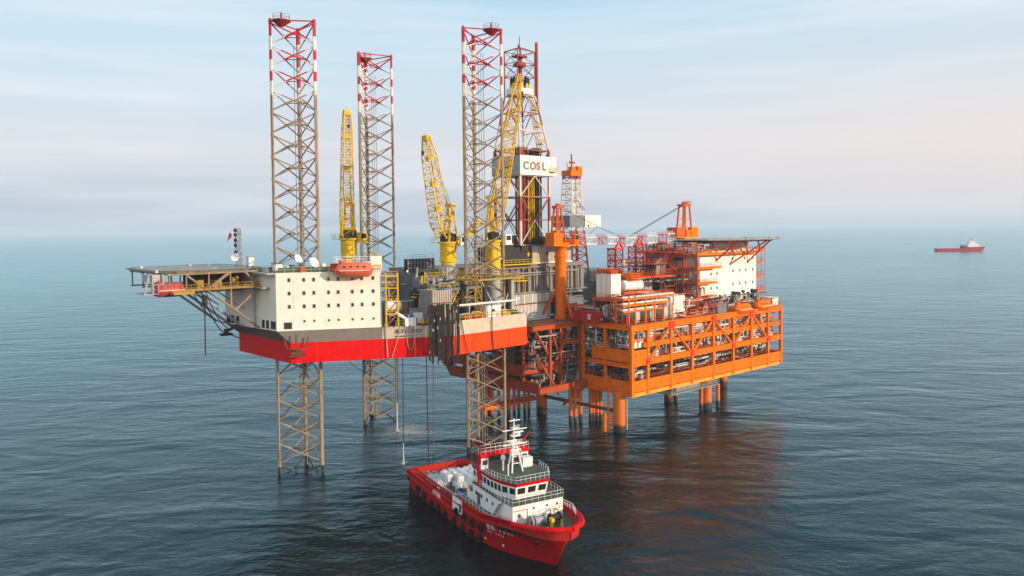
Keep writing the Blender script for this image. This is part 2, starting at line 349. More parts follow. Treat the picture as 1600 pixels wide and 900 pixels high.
# ------------------------------------------------------------------ jack-up rig
rig = thing(J, "jackup_rig", "three legged jack-up drilling rig with red hull and white quarters block", "drilling rig", (0, 0, 0))
LO = [(0, 0), (28.3, -15.6), (48.8, -15.7), (52.5, -12), (52.5, 36), (49, 39.5), (28.3, 39.3), (-.3, 23)]
UP = [(-2.2, 1.2), (28.3, -15.6), (48.8, -15.7), (52.5, -12), (52.5, 36), (49, 39.5), (28.3, 39.3), (-3.6, 22.5)]
mb = MB()
for i in range(8):
    j = (i+1) % 8; a, b_ = LO[i], LO[j]; a2, b2 = UP[i], UP[j]
    mb.add([(*a, 24), (*b_, 24), (*b_, 28), (*a, 28)], [(0, 1, 2, 3)], 1 if i in (1, 2) else 0)
    if i == 0:
        t = .55; c = (a[0]+(b_[0]-a[0])*t, a[1]+(b_[1]-a[1])*t); c2 = c
        mb.add([(*a, 28), (*c, 28), (*c2, 30.4), (*a2, 30.4)], [(0, 1, 2, 3)], 2)
        mb.add([(*c, 28), (*b_, 28), (*b2, 30.4), (*c2, 30.4)], [(0, 1, 2, 3)], 3)
    else:
        mb.add([(*a, 28), (*b_, 28), (*b2, 30.4), (*a2, 30.4)], [(0, 1, 2, 3)], 2 if i in (6, 7) else 3)
mb.add([(*p, 24) for p in LO], [tuple(range(7, -1, -1))], 0)
mb.add([(*p, 30.4) for p in UP], [tuple(range(8))], 4)
hull = part(mb, "hull", ['red', 'redsunlit', 'hullgrey', 'beige', 'deck'], rig)
mb = MB(); mb.bx(28.5, 48.7, -15.72, -15.55, 30.4, 31.0)
part(mb, "bulwark", 'beige', rig)
T0 = Vector((0, 0, 0)); TD = Vector((28.3, -15.6, 0)).normalized(); TN = Vector((TD.y, -TD.x, 0))   # taper side: along, outward
def tp(s_, o_, z): return T0+TD*s_+TN*o_+Vector((0, 0, z))
# weld seams and fittings on the hull side
mb = MB()
for s_ in (5, 11, 17.6, 23): mb.bar(tp(s_, .03, 24.1), tp(s_, .03, 28), .12, .05)
for x in (33.5, 38.5, 43.5): mb.bx(x, x+.1, -15.76, -15.7, 24.1, 28)
part(mb, "weld_seam", 'redsunlit', hull)
mb = MB()
mb.path([(-1.6, -.6, 29.2), (-1.3, -1.0, 27.2), (.4, -2.2, 26.8), (2.3, -2.2, 27.2), (2.6, -2.2, 29.2)], .13, 6)
mb.box((.5, -1.6, 26.2), (2.2, 1.6, .5), R(-29)); mb.box((.5, -1.7, 25.7), (3.0, 1.8, .3), R(-29))
mb.tube((.5, -1.4, 26.2), (.5, -1.4, 29.8), .12); mb.cyl(.5, -1.5, 26.5, 27, .5, 10)
part(mb, "anchor_rack", 'rustbrown', rig)
text("海洋石油937", 1.05, tp(20.1, .06, 29.0), TD, TN, "lettering", 'black', hull, .02)
text("HAI YANG SHI YOU 937", .42, tp(20.2, .06, 28.25), TD, TN, "lettering", 'black', hull, .02)
# quarters block
BL = [(-2.2, 1.2), (15.5, -8.55), (22.5, 4), (14, 23), (-3.6, 22)]
blk = part(MB().prism(BL, 30.4, 41.75, 0, topmat=1), "quarters_block", ['white', 'greendeck'], rig)
bl = Vector((17.7, -9.75, 0)); BD = bl.normalized(); BN = Vector((BD.y, -BD.x, 0)); BO = Vector((-2.2, 1.2, 0)); BLn = bl.length
def bp_(t, o_, z): return BO+BD*(t*BLn)+BN*o_+Vector((0, 0, z))
def wallbox(c, along, nrm, w_, h, d, mb, mat=0):
    mb.box(c, (w_, d, h), math.atan2(along.y, along.x), mat)
for z, h in ((40.3, .72), (37.7, .72), (35.1, .72), (32.2, .42)):
    for t in (.122, .26, .353, .491, .583, .718, .811, .92):
        if z < 33 and t < .2: continue
        mb = MB(); wallbox(bp_(t, .03, z), BD, BN, .46 if h > .5 else .34, h-.06, .10, mb)
        f = MB(); wallbox(bp_(t, .02, z), BD, BN, .62 if h > .5 else .46, h+.1, .08, f)
        wo = part(f, "window", 'beige', blk); part(mb, "pane", 'glass', wo)
mb = MB(); wallbox(bp_(.105, .02, 31.4), BD, BN, 1.5, 1.3, .1, mb); part(mb, "door", 'dark', blk)
mb = MB()
for t in (.165, .46, .70): wallbox(bp_(t, .01, 36), BD, BN, .1, 11.2, .06, mb)
wallbox(bp_(.5, .03, 30.55), BD, BN, BLn, .3, .1, mb)
part(mb, "wall_seam", 'white', blk)
TRD = Vector((-1.4, 20.8, 0)).normalized(); TRN = Vector((-TRD.y, TRD.x, 0))
def tr(y, o_, z): return Vector((-2.2, 1.2, 0))+TRD*y+TRN*o_+Vector((0, 0, z))
for y, w_, h in ((1.2, 1.7, 1.5), (3.4, .9, 1.6), (5.0, .9, 1.6), (15.5, 1.2, 1.6), (17.6, 1.2, 1.6), (19.4, 1.4, 1.6)):
    mb = MB(); wallbox(tr(y, .03, 31.5), TRD, TRN, w_, h, .12, mb); part(mb, "door", 'dark', blk)
mb = MB(); mb.tube(tr(8, .2, 30.5), tr(8, .2, 41), .25, 8); mb.box(tr(5, .7, 38.8), (1.4, 5.5, .3), 0); mb.box(tr(4, .8, 41.6), (1.6, 8, .25), 0)
part(mb, "vent_trunk", 'lgrey', blk)
mb = MB()
mb.rail([(-2.1, 1.3, 41.75), (6.6, -3.5, 41.75)]); mb.rail([(13.2, -7.2, 41.75), (15.4, -8.4, 41.75), (22, 4, 41.75)])
mb.rail([(-2.4, 2, 41.75), (-2.9, 8, 41.75)])
part(mb, "roof_railing", 'yellow', blk)
mb = MB(); mb.bar((-1.6, 1.6, 42.3), (7, -3.1, 42.3), .08, .8); part(mb, "roof_screen", 'teal', blk)
# stair tower
mb = MB()
for (x, y) in ((15.9, -9.6), (18.0, -10.7), (16.7, -8.2), (18.8, -9.3)):
    mb.tube((x, y, 30.4), (x, y, 41.2), .13, 6)
for z in (33, 35.6, 38.2, 40.6):
    mb.add([(15.8, -9.7, z), (18.1, -10.9, z), (18.9, -9.2, z), (16.6, -8.0, z)], [(0, 1, 2, 3)], 0); mb.bar((15.9, -9.6, z), (18, -10.7, z), .25, .2)
    mb.rail([(15.9, -9.6, z), (18, -10.7, z), (18.8, -9.3, z)], 1.0, 1.2)
    mb.bar((16, -9.3, z-2.5), (18.2, -10.2, z), .5, .12, 1)
st = part(mb, "stair_tower", ['yellow', 'orangered'], rig)

# legs
def leg(cx, cy, rot, ztop, mat, gap):
    r = 5.0; pts = [(cx+r*math.cos(R(a+rot)), cy+r*math.sin(R(a+rot))) for a in (180, 300, 60)]
    zs = [ztop-.6-4.5*i for i in range(int((ztop+5)/4.5)+1)]
    lm = MB()
    V = lambda k, z: Vector((pts[k][0], pts[k][1], z))
    for i in range(len(zs)-1):
        za, zb = zs[i], zs[i+1]
        for k in range(3):
            k2 = (k+1) % 3
            lm.tube(V(k, za-.25), V(k2, zb+.25), .145, 6, cap=False); lm.tube(V(k2, za-.25), V(k, zb+.25), .145, 6, cap=False)
        ms = [(V(k, za)+V((k+1) % 3, zb))/2 for k in range(3)]
        for k in range(3): lm.tube(ms[k], ms[(k+1) % 3], .10, 5, cap=False)
    lo = part(lm, "leg", mat, rig)
    for k in range(3):
        c = MB(); x, y = pts[k]; c.cyl(x, y, -5, ztop, .3, 10); a = math.atan2(y-cy, x-cx)
        for sgn in (-1, 1): c.box((x+sgn*.32*math.cos(a+math.pi/2), y+sgn*.32*math.sin(a+math.pi/2), (ztop-5)/2), (.22, .16, ztop+5-.6), a+math.pi/2)
        for z in zs: c.cyl(x, y, z-.45, z+.1, .36, 10)
        part(c, "chord", mat, lo)
    # ladder / riser lines inside
    c = MB(); q = (V(1, 0)+V(2, 0))/2*.72+V(0, 0)*.28
    for d in (-.5, 0, .5): c.tube((q.x+d, q.y-d*.5, 1), (q.x+d, q.y-d*.5, ztop-5), .07, 5)
    part(c, "riser_pipe", 'lgrey', lo)
    c = MB(); a_, b_ = gap
    cc = V(a_, ztop)*.70+V(b_, ztop)*.2+Vector((cx, cy, ztop))*.1
    c.cyl(cc.x, cc.y, ztop-1.5, ztop-.5, .5, 10, 1.8); c.cyl(cc.x, cc.y, ztop-.5, ztop-.3, 1.9, 10)
    c.rail([(cc.x+1.8*math.cos(R(60*i)), cc.y+1.8*math.sin(R(60*i)), ztop-.3) for i in range(6)], 1.1, 1.2, .03, True)
    c.tube((cc.x, cc.y, ztop-.3), (cc.x, cc.y, ztop+1.2), .18, 6)
    part(c, "leg_top_platform", 'maroon', lo)
    c = MB()
    for k in range(3): c.tube(V(k, ztop-.35), V((k+1) % 3, ztop-.35), .14, 6)
    part(c, "top_tie", mat, lo)
    return lo
leg(6.1, 7.65, -6, 92.6, legmat("bow leg paint", 92.6), (0, 1))
leg(39.9, 31.3, 16, 94.7, legmat("far leg paint", 94.7), (2, 0))
leg(43.4, -7.0, 5, 94.3, legmat("near leg paint", 94.3), (1, 0))

# jack frame round the near stern leg
for (x, y) in ((36.4, -8.4), (46.0, -13.0), (48.4, -2.4), (39, -13), (48.6, -9.5)):
    part(MB().bx(x-.45, x+.45, y-.45, y+.45, 30.4, 38.8, 0), "jack_column", 'dark', rig)
part(MB().bx(47.4, 49.0, -11.6, -10.2, 30.4, 39.0), "jack_column", 'lgrey', rig)
mb = MB()
for p, q in (((38, -13.2, 38.4), (41.2, -13.4, 33)), ((41.2, -13.4, 33), (44, -13.4, 34.6)), ((47.2, -12.8, 38.4), (44.4, -13.4, 33)), ((44.4, -13.4, 33), (41.6, -13.4, 34.6))):
    mb.tube(p, q, .2, 6, mat=2)
part(mb, "jack_bracing", ['dark', 'lgrey', 'lgrey'], rig)
mb = MB()
poly = [(36, -13.8), (49, -13.8), (49.5, -1), (46, 0), (35.5, -7)]
for a, b_ in zip(poly, poly[1:]+poly[:1]): mb.bar((*a, 38.9), (*b_, 38.9), 1.0, .35)
mb.rail([(*p, 39.1) for p in poly], 1.1, 1.5, .05, True)
mb.rail([(36, -13.9, 34.4), (35.4, -9, 34.4)], 1.1, 1.3, .05)
for x, y in ((36.2, -13.6), (37.6, -13.6)): mb.tube((x, y, 30.4), (x, y, 39), .1, 5)
for z in (32, 33.5, 35, 36.5): mb.bx(36.2, 37.6, -13.7, -13.5, z, z+.12)
mb.bar((36.2, -13.7, 30.6), (37.6, -13.7, 34), .4, .12); mb.bar((37.6, -13.6, 34), (36.2, -13.6, 38), .4, .12)
part(mb, "jacking_platform", 'dullyellow', rig)
mb = MB()
mb.path([(29.6, -14.4, 34.0), (32, -14.9, 34.0), (46, -14.9, 34.0), (48.6, -13.6, 34.2)], .27, 8)
for x in (33, 38, 43): mb.tube((x, -14.9, 30.4), (x, -14.9, 34), .09, 5)
part(mb, "walkway_beam", 'pipe', rig)
# deck edge rails along the whole front side
mb = MB(); mb.rail([tuple(tp(20.5, -.2, 30.4)), (28.3, -15.3, 30.4), (28.6, -15.3, 31), (48.5, -15.4, 31)], 1.1, 1.5, .05)
part(mb, "deck_railing", 'yellow', rig)

# helideck
HP = [(-21.4, 10.6), (-18.8, 6.9), (-5, 6.9), (-2.7, 9.2), (-2.7, 27), (-5, 29.5), (-18.2, 29.5), (-21.4, 25)]
hd = part(MB().prism(HP, 42.25, 42.5), "helideck", 'heli', rig)
mb = MB(); cx, cy = -13, 18
for a, b_ in zip(HP, HP[1:]+HP[:1]):
    oa = (a[0]+(a[0]-cx)*.08, a[1]+(a[1]-cy)*.08); ob = (b_[0]+(b_[0]-cx)*.08, b_[1]+(b_[1]-cy)*.08)
    mb.tube((*oa, 42.75), (*ob, 42.75), .06, 5)
    k = 7
    for i in range(k):
        t = i/k; p = (a[0]+(b_[0]-a[0])*t, a[1]+(b_[1]-a[1])*t, 42.3); q = (oa[0]+(ob[0]-oa[0])*t, oa[1]+(ob[1]-oa[1])*t, 42.75)
        mb.tube(p, q, .05, 4)
    for i in range(1, 3):
        f = i/3; pa = (a[0]+(oa[0]-a[0])*f, a[1]+(oa[1]-a[1])*f, 42.3+.45*f); pb = (b_[0]+(ob[0]-b_[0])*f, b_[1]+(ob[1]-b_[1])*f, 42.3+.45*f)
        mb.tube(pa, pb, .03, 4)
part(mb, "safety_net", 'netgrey', hd)
mb = MB()
for i in range(28):
    a = 2*math.pi*i/28; b_ = 2*math.pi*(i+1)/28
    mb.add([(-13+k*math.cos(t), 18+k*math.sin(t), 42.506) for k, t in ((5.2, a), (6.2, a), (6.2, b_), (5.2, b_))], [(0, 1, 2, 3)])
mb.bx(-14.4, -13.8, 16.2, 19.8, 42.5, 42.508); mb.bx(-12.2, -11.6, 16.2, 19.8, 42.5, 42.508); mb.bx(-13.8, -12.2, 17.7, 18.3, 42.5, 42.507)
part(mb, "landing_marking", 'beige', hd)
for x, y in ((-18, 29), (-8, 29.2), (-4.5, 28), (-22, 8)):
    mb = MB(); mb.cyl(x, y, 42.5, 42.9, .25, 8, .15); part(mb, "deck_light", 'cleanwhite', hd)
mb = MB()
for y in (7.2, 15, 22, 28.5):
    mb.tube((-20.4, y, 42.0), (-3, y, 42.0), .2, 6, mat=0)
    for x in (-20, -17, -12.8, -8.6, -4): mb.tube((x, y, 42.0), (x, y, 39.2), .14, 6, mat=0)
    mb.tube((-20.2, y, 39.1), (-3, y, 39.1), .16, 6, mat=0)
for x in (-20, -17, -12.8, -8.6, -4): mb.tube((x, 7, 42.05), (x, 29, 42.05), .18, 6, mat=1); mb.tube((x, 7, 39.1), (x, 15, 39.1), .12, 6, mat=1)
for p, q in (((-17.1, 7.1, 41.9), (-6.9, 7.1, 33.9)), ((-6.9, 7.1, 33.9), (-2.9, 7.4, 30.7)), ((-13, 7.1, 39), (-9, 7.1, 42)), ((-5.8, 7.1, 42), (-2.6, 7.2, 38.9)),
             ((-8.6, 7.1, 39), (-8.6, 7.1, 35.2)), ((-3, 7.1, 38.6), (-7.8, 7.1, 34.6)), ((-12.8, 7.1, 39.1), (-8.6, 7.1, 42))):
    mb.tube(p, q, .2, 7, mat=0)
for y in (14, 20.5, 27):
    mb.tube((-14.5, y, 39.2), (-3.6, y, 30.6), .26, 7, mat=1); mb.tube((-10, y, 39), (-3, y, 34), .16, 6, mat=1)
for a, b_ in (((-12.8, 7.2, 42), (-17, 15, 42)), ((-8.6, 7.2, 39.1), (-12.8, 15, 39.1))): mb.tube(a, b_, .1, 5, mat=1)
part(mb, "helideck_truss", ['tan', 'lgrey'], rig)
mb = MB()
mb.bx(-20, -3.0, 6.4, 8.2, 38.85, 39.0); mb.rail([(-18, 6.4, 39), (-3, 6.4, 39)], 1.0, 1.5, .05)
mb.bx(-20, -16.2, 5.2, 8.2, 38.4, 38.9)
for x, h in ((-14, 1.6), (-10.5, 1.3), (-7, 1.9)): mb.bx(x, x+1.3, 10, 11.4, 39, 39+h)
part(mb, "lifeboat_walkway", 'dullyellow', rig)
mb = MB(); mb.bx(-24.6, -20.0, 7, 11.5, 38.6, 38.75)
for x in (-24.4, -23, -21.2): mb.tube((x, 7.2, 38.7), (x+(.8 if x < -24 else 0), 7.2, 42.2), .17, 6)
mb.bx(-23.6, -21.2, 7.6, 11, 40.8, 42.1)
for x in (-23.0, -22.2): mb.path([(x, 6.6, 38.8), (x, 6.6, 40.3), (x+.7, 6.6, 40.5)], .09, 5)
part(mb, "helideck_access_platform", 'lgrey', rig)
mb = MB(); mb.bx(-13, -4, 12.5, 20, 38, 41.9); part(mb, "fuel_skid", 'dark', rig)

def lifeboat(fr, c, Lb, wd, ang, mat, name, label, group, cradle='white'):
    t = thing(fr, name, label, "lifeboat", c, group); q = Matrix.Rotation(ang, 3, 'Z')
    mb = MB(); prof = [(-.5, .0, .55), (-.47, .5, .3), (-.36, .86, .08), (-.1, 1, 0), (.2, 1, 0), (.38, .8, .07), (.47, .42, .28), (.5, .0, .55)]
    hgt = wd*1.0; rows = [(-.48, .30), (-.36, .72), (-.08, 1.0), (0, 1.04), (.06, .98), (.34, .86), (.50, .55), (.56, .0)]
    vs = []
    for zf, wf in rows:
        for xf, yf, rise in prof:
            z = zf*hgt+(rise*hgt*.5 if zf < 0 else -rise*hgt*.25 if zf > .1 else 0)
            vs.append((xf*Lb*(1-.12*max(0, -zf*2) if zf < 0 else 1-.18*max(0, zf*2)), yf*wd/2*wf, z))
    n = len(prof); both = vs+[(x, -y, z) for x, y, z in vs]; o_ = len(vs)
    fs = []
    for i in range(len(rows)-1):
        for k in range(n-1):
            a = i*n+k; fs += [(a, a+n, a+n+1, a+1), (o_+a, o_+a+1, o_+a+n+1, o_+a+n)]
    fs += [tuple(range(n))+tuple(o_+k for k in range(n-1, -1, -1))]
    mb.add([Vector(c)+q@Vector(v) for v in both], fs)
    hull_ = part(mb, "hull", mat, t, True)
    mb = MB(); mb.ell(Vector(c)+q@Vector((-Lb*.28, 0, hgt*.58)), (Lb*.1, wd*.24, hgt*.17), 10, 6); part(mb, "steering_cupola", mat, t, True)
    mb = MB()
    for k in (-.3, -.1, .1, .3):
        for sg in (-1, 1): mb.box(Vector(c)+q@Vector((k*Lb*.8, sg*wd*.455, hgt*.27)), (Lb*.06, .1, hgt*.1), ang)
    part(mb, "window", 'glass', t)
    mb = MB(); mb.path([Vector(c)+q@Vector((x*Lb, sg*wd*.53, .0)) for sg in (1,) for x in (-.36, 0, .36)], .06, 5)
    mb.path([Vector(c)+q@Vector((x*Lb, -wd*.53, .0)) for x in (-.36, 0, .36)], .06, 5)
    part(mb, "rubbing_strake", 'cleanwhite', t)
    return t
lifeboat(J, (-19.9, 8.0, 39.2), 6.4, 2.6, R(4), 'lifeboatpink', "lifeboat", "faded red lifeboat hanging under the outer end of the rig's helideck", "lifeboats of the drilling rig")
bc = bp_(.735, 1.5, 42.0)
lifeboat(J, tuple(bc), 8.0, 2.9, math.atan2(BD.y, BD.x), 'lifeboat', "lifeboat", "salmon orange lifeboat hung at the roof edge of the white windowed block", "lifeboats of the drilling rig")
mb = MB()
for t in (.57, .90):
    mb.path([bp_(t, -1.2, 41.75), bp_(t, -1.2, 44.3), bp_(t, 1.6, 44.3)], .16, 6); mb.tube(bp_(t, 1.5, 44.3), bp_(t, 1.5, 43.4), .06, 4)
mb.rail([bp_(.55, -.6, 43.6), bp_(.92, -.6, 43.6)], 1.0, 1.2, .05); mb.bar(bp_(.55, -.7, 43.5), bp_(.92, -.7, 43.5), 1.2, .15)
solo(J, mb, "boat_davit", 'cleanwhite', tuple(bp_(.73, -1, 41.75)), "white davit frame above the salmon orange lifeboat", "davit")
mb = MB(); wallbox(bp_(.555, -.3, 42.6), BD, BN, 1.8, 1.4, 1.0, mb); part(mb, "red_locker", 'container', blk)
mb = MB(); wallbox(bp_(.955, -1.3, 43.2), BD, BN, 2.2, 2.9, 2.2, mb); part(mb, "roof_cabin", 'white', blk)
for pts, h_ in (([bp_(.90, -.3, 44.7), bp_(1.0, -.3, 44.7)], .9), ([bp_(.49, .3, 41), bp_(.54, .3, 41), bp_(.54, .3, 42)], 1.2), ([bp_(.93, .3, 41.7), bp_(1.0, .3, 41.7)], 1.2)): part(MB().rail(pts, h_, .9, .06), "cabin_railing", 'yellow', blk)


mb = MB()
for i in range(46):
    x, y = rnd.uniform(-1.5, 15), rnd.uniform(1.5, 12); k = rnd.uniform(.3, 1.0)
    if -1.5 < y-(-.55*x) < 14: mb.bx(x, x+k, y, y+k, 41.75, 41.75+rnd.uniform(.3, 1.5), rnd.choice((0, 0, 1, 2, 3)))
part(mb, "roof_vents", ['cleanwhite', 'lgrey', 'yellow', 'bluep'], blk)
# roof equipment: domes, dishes, mast
def dish(fr, base, r, az, el, label, hh=1.2):
    t = thing(fr, "satellite_dish", label, "satellite dish", base, "satellite dishes on the quarters roof")
    mb = MB(); mb.cyl(base[0], base[1], base[2], base[2]+hh, .12, 8); part(mb, "post", 'lgrey', t)
    d = Vector((math.cos(az)*math.cos(el), math.sin(az)*math.cos(el), math.sin(el))); c = Vector(base)+Vector((0, 0, hh+r*.4)); mb = MB()
    prev = None
    u = d.cross(Vector((0, 0, 1))).normalized(); v = u.cross(d)
    vs = []; nr_ = 5; na = 18
    for side in (0, -.06):
        for i in range(nr_+1):
            rr = r*i/nr_
            for k in range(na):
                a = 2*math.pi*k/na; vs.append(c+(u*math.cos(a)+v*math.sin(a))*rr+d*(.32*rr*rr/r+side))
    fs = []
    for sgn, off in ((1, 0), (-1, (nr_+1)*na)):
        for i in range(nr_):
            for k in range(na):
                f_ = (off+i*na+k, off+i*na+(k+1) % na, off+(i+1)*na+(k+1) % na, off+(i+1)*na+k); fs.append(f_ if sgn > 0 else f_[::-1])
    mb.add(vs, fs); part(mb, "reflector", 'cleanwhite', t, True)
    mb = MB(); mb.tube(c+d*.1, c+d*r*.95, .04, 5); mb.cyl(*(c+d*r*.95)[:2], (c+d*r*.95)[2]-.1, (c+d*r*.95)[2]+.1, .1, 6); part(mb, "feed_horn", 'lgrey', t)
dish(J, (4.6, -1.2, 41.75), 1.15, R(-75), R(30), "white satellite dish at the roof edge right of the near left leg", 1.2)
dish(J, (3.0, 2.2, 41.75), 1.0, R(-70), R(25), "white dish inside the foot of the near left leg", 2.0)
dish(J, (-1.5, 21, 42.4), .9, R(230), R(12), "grey dish on the lattice mast behind the helideck", 1.6)
def box_thing(fr, x, y, z, sx, sy, sz, mats, name, label, cat, group=None, rz=0):
    t = thing(fr, name, label, cat, (x, y, z), group); mb = MB(); mb.box((x, y, z+sz/2), (sx, sy, sz), rz); part(mb, "cabinet", mats, t)
    q = Matrix.Rotation(rz, 3, 'Z'); mb = MB()
    for k in (-1, 1):
        c = Vector((x, y, z+sz*.5))+q@Vector((k*sx*.22, -sy/2-.01, 0)); mb.box(c, (sx*.38, .06, sz*.8), rz)
    part(mb, "door", mats, t)
    mb = MB(); mb.box((x, y, z+.06), (sx+.2, sy+.2, .16), rz); mb.box((x, y, z+sz+.04), (sx+.12, sy+.12, .1), rz); part(mb, "skid_frame", 'grey', t)
    return t
box_thing(J, .4, 5.4, 41.75, 1.6, 1.4, 1.5, 'cleanwhite', "roof_cabinet", "white cabinet on the quarters roof left of the near left leg", "cabinet", "roof cabinets")
box_thing(J, 5.9, .6, 41.75, .9, .9, 1.9, 'cleanwhite', "roof_cabinet", "slim white cabinet between two roof dishes", "cabinet", "roof cabinets")
box_thing(J, -1.2, 7.2, 41.75, 2.2, 1.6, .8, 'bluep', "roof_cabinet", "low blue box on the quarters roof beside the yellow rail", "cabinet", "roof cabinets")
box_thing(J, 2.5, -.6, 41.75, 1.3, .9, .9, 'container', "roof_cabinet", "small red locker under the near left leg", "cabinet", "roof cabinets")
mt = thing(J, "signal_mast", "grey lattice radio mast with lamps and a flag rope behind the helideck", "mast", (.4, 24, 42))
mb = MB(); mb.lattice((.4, 24, 41.8), (.4, 24, 50.5), 1.1, .8, 9, .09, .05); part(mb, "mast_frame", 'lgrey', mt)
mb = MB()
for i, z in enumerate((43.4, 45, 46.5, 47.6, 48.8, 49.8)): mb.bx(-.6, -.2, 23.4, 23.9, z, z+.5); mb.bx(-.3, 0, 24.2, 24.6, z+.3, z+.7)
part(mb, "signal_lamp", 'dark', mt); mb = MB(); mb.tube((.4, 24, 50.5), (.4, 24, 52.3), .05, 5); mb.tube((.1, 24, 50.5), (-1.6, 24, 49.6), .03, 4); part(mb, "antenna", 'cleanwhite', mt)
mb = MB(); mb.add([(-1.0, 24.3, 48.6), (-1.0, 24.36, 48.6), (-1.9, 24.5, 47.6), (-1.9, 24.56, 47.6), (-1.4, 24.3, 49.6), (-1.4, 24.36, 49.6), (-.8, 24.5, 49.3), (-.8, 24.56, 49.3)], [(0, 2, 4, 6), (1, 7, 5, 3), (0, 6, 7, 1), (2, 3, 5, 4)])
solo(J, mb, "flag", 'container', (-1.2, 24.3, 48.5), "small red flag flying from the mast behind the helideck", "flag")
box_thing(J, 3.0, 24, 42, 1.2, 1.2, 2.2, 'cleanwhite', "antenna_dome", "white cabinet beside the lattice mast at the helideck", "cabinet")
# hoses hanging below the helideck
mb = MB(); pts = []
def sag(a, b_, dz, n=12): return [Vector(a).lerp(Vector(b_), i/n)-Vector((0, 0, dz*4*(i/n)*(1-i/n))) for i in range(n+1)]
mb.path(sag((-16.0, 7.2, 38.8), (-3.4, 20, 31), 2.2), .12, 5); solo(J, mb, "hose", 'rope', (-9, 12, 34), "black hose sagging from the yellow walkway to the bow", "hose", "hoses below the helideck")
mb = MB(); mb.path(sag((-12, 13, 38), (-5.5, 17, 28.6), 1.5), .11, 5); solo(J, mb, "hose", 'rope', (-9, 15, 33), "black hose running down to the anchor winch beside the bow", "hose", "hoses below the helideck")
mb = MB(); mb.path(sag((-11.5, 12, 38), (-4.2, 17, 29.6), 1.9), .10, 5); solo(J, mb, "hose", 'rope', (-8, 14, 33), "thin black hose looping below the helideck brace", "hose", "hoses below the helideck")
mb = MB(); mb.tube((-12, 11.5, 37.6), (-12.2, 11.3, 25.8), .12, 6); mb.box((-12, 11.5, 36.5), (.8, .8, 1.8)); solo(J, mb, "hose", 'rope', (-12, 11.5, 36), "black hose hanging straight down in the air left of the bow", "hose", "hoses below the helideck")
mb = MB(); mb.box((-5.6, 17, 28.7), (2.2, 1.4, .5)); mb.cyl(-5.6, 17, 28.9, 29.8, .5, 8); mb.tube((-5.6, 17, 29), (-3.4, 18, 30.3), .2, 6); mb.tube((-5.6, 17, 29), (-2.5, 15, 27.3), .14, 6, mat=1); mb.tube((-5, 16.5, 29.5), (-4, 15, 31), .16, 6)
solo(J, mb, "anchor_winch", ['dark', 'maroon'], (-5.6, 17, 28.5), "dark anchor fairlead bracket sticking out from the bow", "winch")

